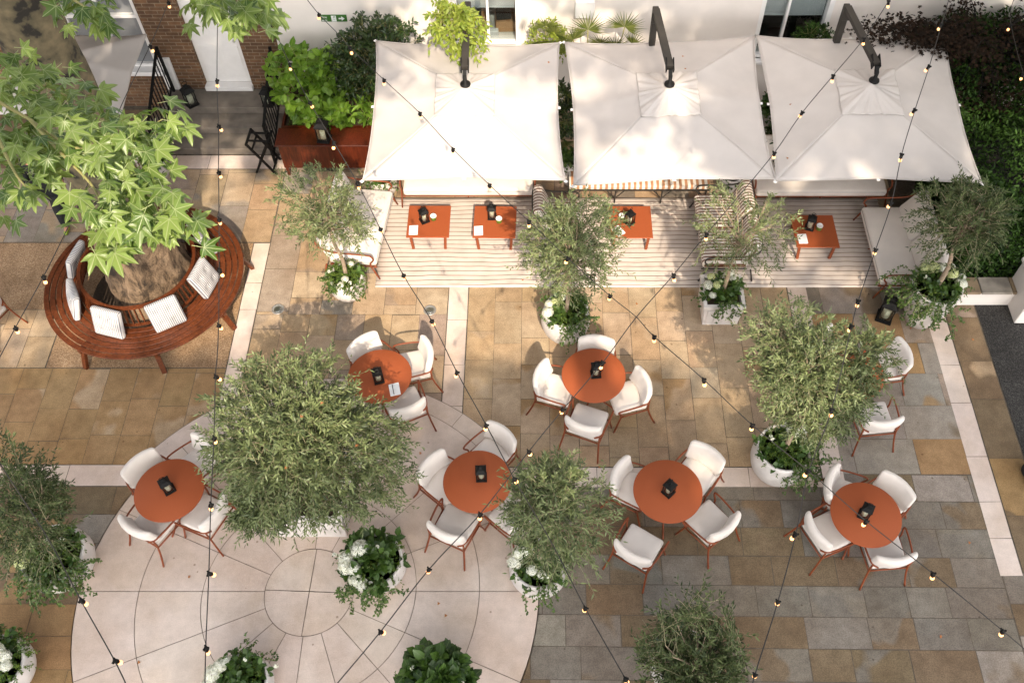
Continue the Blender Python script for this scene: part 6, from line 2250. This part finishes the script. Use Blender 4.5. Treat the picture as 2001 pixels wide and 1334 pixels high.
for (spots, zz, cnt, sc) in ((SPOT, 8.35, 6, .86), (DARK, 7.35, 5, .9)):
    for (x, y) in spots:
        z = zz + g.uniform(-.25, .25)
        if y < 60 and zz > 8: z += .3
        c = G(x, y, z) + OFF
        for k in range(cnt):
            a = g.uniform(0, 2 * PI)
            o = Vector((math.cos(a), math.sin(a), g.uniform(-.55, .05)))
            o = (o + Vector((.35, -.45, -.1)) * .8).normalized()
            P.append(tuple(c + Vector((o.x * .05, o.y * .05, g.uniform(-.10, .08))) + Vector((g.normal() * .06, g.normal() * .06, 0))))
            D.append(tuple(o))
            N.append((g.normal() * .38, -.25 + g.normal() * .38, 1.0))
            L.append(sc * g.uniform(.085, .155))
L = np.array(L); P, D, N = np.array(P), np.array(D), np.array(N)
for sel, T_, sd in ((slice(0, None, 2), T_PLANE, 502), (slice(1, None, 2), T_PLANE_CURL, 503)):
    leafmesh('foliage', P[sel], D[sel], N[sel], L[sel], L[sel] * np.random.default_rng(sd).uniform(.85, 1.12, len(L[sel])), T_, 'plane', t, sd)

# high crown that throws the dappled shade (above the picture)
SUN = Vector((-.17, 1.05, -1.0))


def up_ray(gx, gy, z):
    """the point at height z whose shadow falls on the ground at (gx, gy)"""
    return np.stack([gx + .17 * z, gy - 1.05 * z, z], -1)


def lit_window(p):
    gx, gy = p[0] - .17 * p[2], p[1] + 1.05 * p[2]
    return 5.6 < gy < 16.2 and -6.5 < gx < 4.2


def shade_leaves(clumps, zlo, zhi, n_per, g, size=.16):
    out = []
    for (gx, gy, sx, sy, dens) in clumps:
        n = int(n_per * dens)
        z = g.uniform(zlo, zhi, n)
        out.append(up_ray(gx + sx * g.normal(size=n), gy + sy * g.normal(size=n), z))
    P = np.concatenate(out)
    keep = np.array([not in_view(p, 60) for p in P])
    return P[keep]


def leafy(P, name, parent, off, seed):
    g2 = np.random.default_rng(seed)
    n = len(P)
    return leafmesh(name, P + np.array(off), g2.normal(size=(n, 3)) * [1, 1, .4], g2.normal(size=(n, 3)) * .5 + [0, -.3, 1], .23 * (.7 + .6 * g2.random(n)), .25, T_BIGLEAF, 'plane_hi', parent, seed)


def canopy_clumps(g, x0, x1, y0, y1, n, s, dens, f=None):
    c = []
    for i in range(n):
        x, y = g.uniform(x0, x1), g.uniform(y0, y1)
        w = f(x, y) if f else 1
        if g.random() < w: c.append((x, y, s * g.uniform(.6, 1.5), s * g.uniform(.6, 1.5), dens))
    return c


g = np.random.default_rng(601)
cl = []
# over the steps, the brick house and the left of the tree
cl += canopy_clumps(g, -13, -6.4, 10.6, 18.5, 210, .42, 1.0)
cl += canopy_clumps(g, -13, -8.0, 9.2, 10.7, 40, .30, .9)
cl += canopy_clumps(g, -6.6, -3.2, 14.2, 19, 150, .42, 1.0)
cl += canopy_clumps(g, -3.2, 3.4, 16.7, 19, 75, .36, 1.0)
cl += canopy_clumps(g, .2, 3.4, 16.0, 17, 18, .3, 1.0)
for (x_, y_) in DARK:
    p_ = G(x_, y_, 7.35)
    cl.append((p_.x - .17 * 7.35, p_.y + 1.05 * 7.35, .16, .16, .5))
Pl = shade_leaves(cl, 12.0, 18.0, 46, g)
# unseen low leaves added to the crown to dim the steps and the house front
n = 5200
Pk = np.stack([g.uniform(-12, -4.2, n), g.uniform(10.6, 13.7, n), np.zeros(n)], 1)
Pk[:, 2] = np.maximum(12.5 - Pk[:, 1] / 1.386 + .6, 4.6) + np.abs(g.normal(size=n)) * 1.1
Pk = Pk[[not in_view(p, 60) for p in Pk]]
Pl = np.concatenate([Pl, Pk])
leafy(Pl, 'crown', PT, OFF, 602)
mb = MB()
for k in range(34):
    e = Vector(Pl[g.integers(len(Pl))]) + OFF
    a = Vector((.45, -.03, g.uniform(7.4, 8.8)))
    pts = smooth_path([a, a.lerp(e, .5) + Vector((0, 0, .8)), e], 4)
    if any(in_view(q - OFF, 0) or lit_window(q - OFF) for q in pts[5:]): continue
    mb.tube(pts, [.11 * (1 - .85 * j / len(pts)) for j in range(len(pts))], 6, cap=False)
mb.build('boughs', 'plane_bark', PT)

SH = thing('plane_tree', 'unseen plane tree behind the viewpoint, its crown shaped to shade the courtyard', 'plane tree', (3.5, -9.0, 0))  # out-of-view occluder, leaf clumps set where their shade is wanted
SO = Vector((-3.5, 9.0, 0))
cl = []
soft = lambda x, y: 1.0 if y < 6.5 else max(0, 1 - (y - 6.5) / 1.2) ** 1.2
cl += canopy_clumps(g, -10, 10, 1.0, 8.1, 700, .46, 1.0, soft)
cl += canopy_clumps(g, -10, -4.4, 5.3, 7.7, 115, .36, 1.0)
# dapples on the right half
cl += canopy_clumps(g, 3.6, 10, 6.3, 9.0, 48, .22, .8)
cl += canopy_clumps(g, 6.9, 12, 6.5, 16, 110, .34, 1.0)
cl += canopy_clumps(g, 3.2, 7, 13.7, 18.5, 110, .34, 1.0)
cl += canopy_clumps(g, 3.2, 7, 9.0, 13.6, 62, .20, .9)
cl += canopy_clumps(g, 2.4, 3.6, 13.0, 18, 24, .35, 1.0)
for (px, py, z, s, d) in ((1195, 235, 2.5, .24, 1.1), (1235, 195, 2.55, .2, .8), (1150, 120, 2.5, .25, .7), (1230, 110, 2.5, .3, .8), (1380, 255, 2.55, .22, 1.2), (1430, 285, 2.5, .22, 1.1),
                          (1440, 170, 2.5, .35, 1.5), (1420, 110, 2.5, .35, 1.5), (1465, 240, 2.5, .25, 1.3), (1340, 110, 2.5, .3, 1.0), (1035, 130, 2.5, .16, .5), (1075, 110, 2.5, .15, .5), (1480, 330, 2.5, .14, .7),
                          (1400, 480, 0, .22, .7), (1330, 470, 0, .14, .5)):
    p = G(px, py, z)
    cl.append((p.x - .17 * z, p.y + 1.05 * z * 0 - 1.05 * z * -1 if False else p.y - 1.05 * z * 1.0 + 0, s, s, d)) if False else cl.append((p.x - .17 * z, p.y + 1.05 * z, s * 1.12, s * 1.12, d * 1.7))
Pr = shade_leaves(cl, 15.0, 26.0, 54, g)
leafy(Pr, 'crown', SH, SO, 603)
mb = MB(); mb.tube(smooth_path([(0, 0, 0), (.1, .1, 7), (-.1, .3, 14), (0, .6, 21)], 5), [.6 - .03 * i for i in range(16)], 14); mb.build('trunk', 'plane_bark', SH)
mb = MB()
for k in range(40):
    e = Vector(Pr[g.integers(len(Pr))]) + SO
    a = Vector((0, .4, g.uniform(11, 20)))
    pts = smooth_path([a, a.lerp(e, .5) + Vector((0, 0, .8)), e], 4)
    if any(in_view(q - SO, 0) or lit_window(q - SO) for q in pts): continue
    mb.tube(pts, [.10 * (1 - .85 * j / len(pts)) for j in range(len(pts))], 6, cap=False)
mb.build('boughs', 'plane_bark', SH)

RT = thing('plane_tree', 'unseen plane tree added beyond the hedge to block sky light', 'plane tree', (12.0, 12.5, 0))  # added out of view, only dims the sky over hedge and maple
g = np.random.default_rng(631)
n = 6500
Pq = np.stack([g.uniform(6.2, 15, n), g.uniform(8.0, 15.5, n), np.zeros(n)], 1)
Pq[:, 2] = np.maximum(12.5 - Pq[:, 1] / 1.386 + .8, 5.0) + np.abs(g.normal(size=n)) * 1.3
Pq = Pq[[not in_view(p, 60) for p in Pq]]
leafy(Pq, 'crown', RT, (-12.0, -12.5, 0), 632)
mb = MB(); mb.tube(smooth_path([(0, 0, 0), (-.1, .1, 3), (-.3, .1, 6), (-.5, 0, 8.5)], 5), [.4 - .02 * i for i in range(16)], 14); mb.build('trunk', 'plane_bark', RT)
mb = MB()
for k in range(26):
    e = Vector(Pq[g.integers(len(Pq))]) + Vector((-12, -12.5, 0))
    a = Vector((-.35, .05, g.uniform(5, 8)))
    pts = smooth_path([a, a.lerp(e, .5) + Vector((0, 0, .8)), e], 4)
    if any(in_view(q + Vector((12, 12.5, 0)), 0) for q in pts): continue
    mb.tube(pts, [.11 * (1 - .85 * j / len(pts)) for j in range(len(pts))], 6, cap=False)
mb.build('boughs', 'plane_bark', RT)

# fallen leaves
g = np.random.default_rng(71)
FL = [(1170, 912, .0), (1785, 980, 0), (1895, 1058, 0), (1837, 1243, 0), (858, 1180, 0), (872, 1200, 0), (368, 1126, 0), (272, 1295, 0), (1245, 592, .0), (1333, 110, 2.55), (1073, 123, 2.52), (1545, 203, 2.6), (1338, 135, 2.6),
      (1022, 548, .02), (1822, 642, 0), (1900, 663, 0), (590, 815, 2.9), (630, 785, 3.0), (695, 870, 2.9), (560, 915, 2.6), (1780, 640, 0), (820, 885, 0), (1540, 310, 2.45)]
F0 = None
for i, (x, y, z) in enumerate(FL):
    p = G(x, y, z + .018)
    o = leafmesh('fallen_leaf', [(0, 0, 0)], [(math.cos(i * 2.1), math.sin(i * 2.1), .1)], [(g.normal() * .4, g.normal() * .4, 1)], .042, .045, T_IVY if i % 3 else T_STAR, 'dead', None, i)
    o.location = p
    tag(o, 'small fallen brown leaf lying in the courtyard', 'leaf', 'fallen brown leaves')

# ================================================================== striped garden chair by the steps
t = thing('garden_chair', 'black garden chair with striped cushion beside the small pot by the steps', 'chair', (-7.32, 11.75, 0), R(60))
mb = MB(); mb.rbox((0, 0, .44), (.48, .48, .08), .035, bulge=.01); mb.build('seat_cushion', 'stripe_seat', t)
mb = MB(); mb.rbox((0, -.25, .66), (.46, .10, .42), .045, rot=Euler((R(14), 0, 0)).to_matrix(), bulge=.02, axis=1); mb.build('back_cushion', 'stripe_seat', t)
for x in (-1, 1):
    for y in (-1, 1):
        mb = MB(); mb.tube([(x * .23, y * .22, .9 if y < 0 else .62), (x * .24, y * .25, 0)], .014, 8); mb.build('leg', 'black', t)
    mb = MB(); mb.tube(smooth_path([(x * .24, -.24, .62), (x * .26, 0, .64), (x * .23, .22, .62)], 4), .016, 8); mb.build('armrest', 'black', t)
mb = MB(); mb.box((0, 0, .385), (.46, .46, .02)); mb.build('seat_frame', 'black', t)

# black bag at the right edge
p = G(2003, 935)
t = thing('black_bag', 'soft black bag on the paving at the right picture edge', 'bag', (p.x + .10, p.y, 0), .3)
mb = MB(); mb.rbox((0, 0, .17), (.30, .42, .34), .12, bulge=.03); mb.build('body', 'cloth_black', t)
mb = MB(); mb.tube(smooth_path([(-.10, .12, .33), (-.12, .20, .46), (-.10, -.02, .52), (-.1, -.14, .33)], 5), .012, 6); mb.build('strap', 'cloth_black', t)
mb = MB(); mb.rbox((-.10, -.23, .06), (.07, .05, .05), .02, seg=2); mb.build('tassel', 'orange', t)


# ================================================================== the person
def skin_mesh(name, nodes, edges, m, parent, sub=2):
    keys = list(nodes)
    me = bpy.data.meshes.new(name)
    me.from_pydata([nodes[k][0] for k in keys], [(keys.index(a), keys.index(b)) for a, b in edges], [])
    o = bpy.data.objects.new(name, me); COL.objects.link(o)
    o.modifiers.new('skin', 'SKIN')
    if not me.skin_vertices: me.skin_vertices.new()
    for i, k in enumerate(keys):
        r = nodes[k][1]
        me.skin_vertices[0].data[i].radius = (r, r) if not isinstance(r, tuple) else r
        me.skin_vertices[0].data[i].use_root = (i == 0)
    md = o.modifiers.new('sub', 'SUBSURF'); md.levels = sub; md.render_levels = sub
    me.materials.append(M[m])
    for q in me.polygons: q.use_smooth = True
    o.parent = parent
    return o


# local frame: the person faces -y, mid stride
pt = thing('person', 'person in loose black clothes and green patterned shoes walking under the plane leaves', 'person', (-8.33, 11.08, 0))
N_ = {
    'hip': ((0, 0, .95), .13), 'belly': ((0, -.01, 1.08), .125), 'chest': ((0, .0, 1.27), .14), 'upper': ((0, .01, 1.38), .11), 'neck': ((0, -.01, 1.49), .055),
    'jaw': ((0, -.05, 1.57), .072), 'skull': ((0, -.035, 1.655), .092), 'crown': ((0, -.025, 1.715), .07), 'nose': ((0, -.135, 1.60), .014),
    'ls': ((.17, .01, 1.39), .062), 'le': ((.24, .10, 1.12), .045), 'lw': ((.25, .06, .88), .030),
    'rs': ((-.17, .01, 1.39), .062), 're': ((-.27, .00, 1.12), .045), 'rw': ((-.19, -.21, .93), .030),
    'lh': ((.10, .0, .90), .095), 'lk': ((.09, -.16, .50), .062), 'la': ((.08, -.22, .09), .040), 'lt': ((.08, -.36, .045), .036),
    'rh': ((-.10, .0, .90), .095), 'rk': ((-.09, .10, .50), .062), 'ra': ((-.07, .26, .10), .040), 'rt': ((-.07, .14, .045), .036),
    # right hand held in front, fingers pointing across the body
    'rp': ((-.13, -.255, .91), .034), 'rp2': ((-.085, -.275, .90), .036),
    'lp': ((.25, .045, .81), .034), 'lp2': ((.25, .04, .77), .034),
}
E_ = [('hip', 'belly'), ('belly', 'chest'), ('chest', 'upper'), ('upper', 'neck'), ('neck', 'jaw'), ('jaw', 'skull'), ('skull', 'crown'), ('jaw', 'nose'),
      ('upper', 'ls'), ('ls', 'le'), ('le', 'lw'), ('lw', 'lp'), ('lp', 'lp2'), ('upper', 'rs'), ('rs', 're'), ('re', 'rw'), ('rw', 'rp'), ('rp', 'rp2'),
      ('hip', 'lh'), ('lh', 'lk'), ('lk', 'la'), ('la', 'lt'), ('hip', 'rh'), ('rh', 'rk'), ('rk', 'ra'), ('ra', 'rt')]
for i, (off, ln) in enumerate(((.026, .085), (.009, .10), (-.009, .095), (-.026, .075))):
    a = Vector((-.075, -.278, .90 + off)); f = 'rf%d' % i
    for k, s in enumerate((.25, .65, 1.0)):
        N_[f + str(k)] = (tuple(a + Vector((ln * s, -.012 * s + .02 * s * s, -.02 * s * s + off * .5 * s))), .0095 - .001 * k)
    E_ += [('rp2', f + '0'), (f + '0', f + '1'), (f + '1', f + '2')]
    a = Vector((.25 + off * .0, .04 + off, .76)); f = 'lf%d' % i
    for k, s in enumerate((.25, .65, 1.0)):
        N_[f + str(k)] = (tuple(a + Vector((-.03 * s * s, off * .2, -ln * s))), .0095 - .001 * k)
    E_ += [('lp2', f + '0'), (f + '0', f + '1'), (f + '1', f + '2')]
N_['rth0'] = ((-.105, -.285, .945), .012); N_['rth1'] = ((-.06, -.295, .965), .010); E_ += [('rp', 'rth0'), ('rth0', 'rth1')]
N_['lth0'] = ((.24, -.0, .79), .012); N_['lth1'] = ((.225, -.02, .755), .010); E_ += [('lp', 'lth0'), ('lth0', 'lth1')]
skin_mesh('body', N_, E_, 'skin', pt)
big = lambda k, d: (N_[k][0], N_[k][1] + d)
J_ = {k: big(k, .028) for k in ('hip', 'belly', 'chest', 'upper', 'ls', 'le', 'rs', 're')}
J_['hem'] = ((0, 0, .80), .21); J_['lc'] = ((.25, .065, .92), .050); J_['rc'] = ((-.20, -.185, .945), .050)
skin_mesh('jacket', J_, [('hip', 'belly'), ('belly', 'chest'), ('chest', 'upper'), ('upper', 'ls'), ('ls', 'le'), ('le', 'lc'), ('upper', 'rs'), ('rs', 're'), ('re', 'rc'), ('hip', 'hem')], 'cloth_black', pt)
T_ = {'hip': big('hip', .03), 'lh': big('lh', .03), 'lk': big('lk', .055), 'lc': ((.082, -.235, .08), .085), 'rh': big('rh', .03), 'rk': big('rk', .055), 'rc': ((-.072, .24, .09), .085)}
skin_mesh('trousers', T_, [('hip', 'lh'), ('lh', 'lk'), ('lk', 'lc'), ('hip', 'rh'), ('rh', 'rk'), ('rk', 'rc')], 'cloth_black', pt)
for (a, b, c) in (((.08, -.20, .045), (.08, -.30, .045), (.08, -.40, .035)), ((-.07, .28, .05), (-.07, .18, .045), (-.07, .08, .035))):
    skin_mesh('shoe', {'h': (a, .045), 'm': (b, .045), 't': (c, .036)}, [('h', 'm'), ('m', 't')], 'shoe', pt)
skin_mesh('hair', {'a': ((0, .02, 1.60), .075), 'b': ((0, .005, 1.69), .098), 'c': ((0, -.03, 1.745), .075), 'd': ((0, .05, 1.50), .045)}, [('a', 'b'), ('b', 'c'), ('a', 'd')], 'hair', pt)
for s in (-1, 1):
    mb = MB(); mb.lathe([(.001, -.011), (.008, -.008), (.011, 0), (.008, .008), (.001, .011)], 10, (s * .032, -.118, 1.642)); mb.build('eye', 'white', pt)
    mb = MB(); mb.rbox((s * .094, -.02, 1.63), (.018, .035, .06), .008, seg=2); mb.build('ear', 'skin', pt)
mb = MB(); mb.rbox((0, -.120, 1.560), (.045, .012, .012), .005, seg=2); mb.build('mouth', pm('lips', (.35, .1, .08), .5), pt)

# ================================================================== LIGHT, SKY, CAMERA
el = math.atan2(1.0, math.hypot(.17, 1.05))
w = bpy.data.worlds.new('World'); scene.world = w; w.use_nodes = True
nt = w.node_tree
bg = nt.nodes['Background']
sky = nt.nodes.new('ShaderNodeTexSky'); sky.sky_type = 'NISHITA'; sky.sun_disc = False
sky.sun_elevation = el
sky.sun_rotation = math.atan2(.17, -1.05)
sky.air_density = 1.0; sky.dust_density = 3.0; sky.ozone_density = .6
hs = nt.nodes.new('ShaderNodeHueSaturation'); hs.inputs['Saturation'].default_value = SKY_SAT
nt.links.new(sky.outputs[0], hs.inputs['Color'])
nt.links.new(hs.outputs[0], bg.inputs['Color'])
bg.inputs['Strength'].default_value = SKY_STR
sl = bpy.data.lights.new('sun', 'SUN'); sl.energy = SUN_STR; sl.angle = R(.53); sl.color = (1.0, .86, .68)
so = bpy.data.objects.new('sun', sl); COL.objects.link(so)
so.rotation_euler = SUN.to_track_quat('-Z', 'Y').to_euler(); so.location = (3, -18, 20)

cam = bpy.data.cameras.new('camera')
co = bpy.data.objects.new('camera', cam); COL.objects.link(co)
co.location = (0, 0, H); co.rotation_euler = (TILT, 0, 0)
cam.sensor_width = 36; cam.lens = 36 * FPX / 2001
cam.shift_x = -(CX - 1000.5) / 2001
cam.clip_start = .05; cam.clip_end = 2000
scene.camera = co
scene.view_settings.view_transform = 'Standard'
scene.view_settings.look = 'None'
scene.view_settings.gamma = 1.0
scene.view_settings.exposure = EXPO
scene.cycles.max_bounces = 8
scene.cycles.transparent_max_bounces = 12
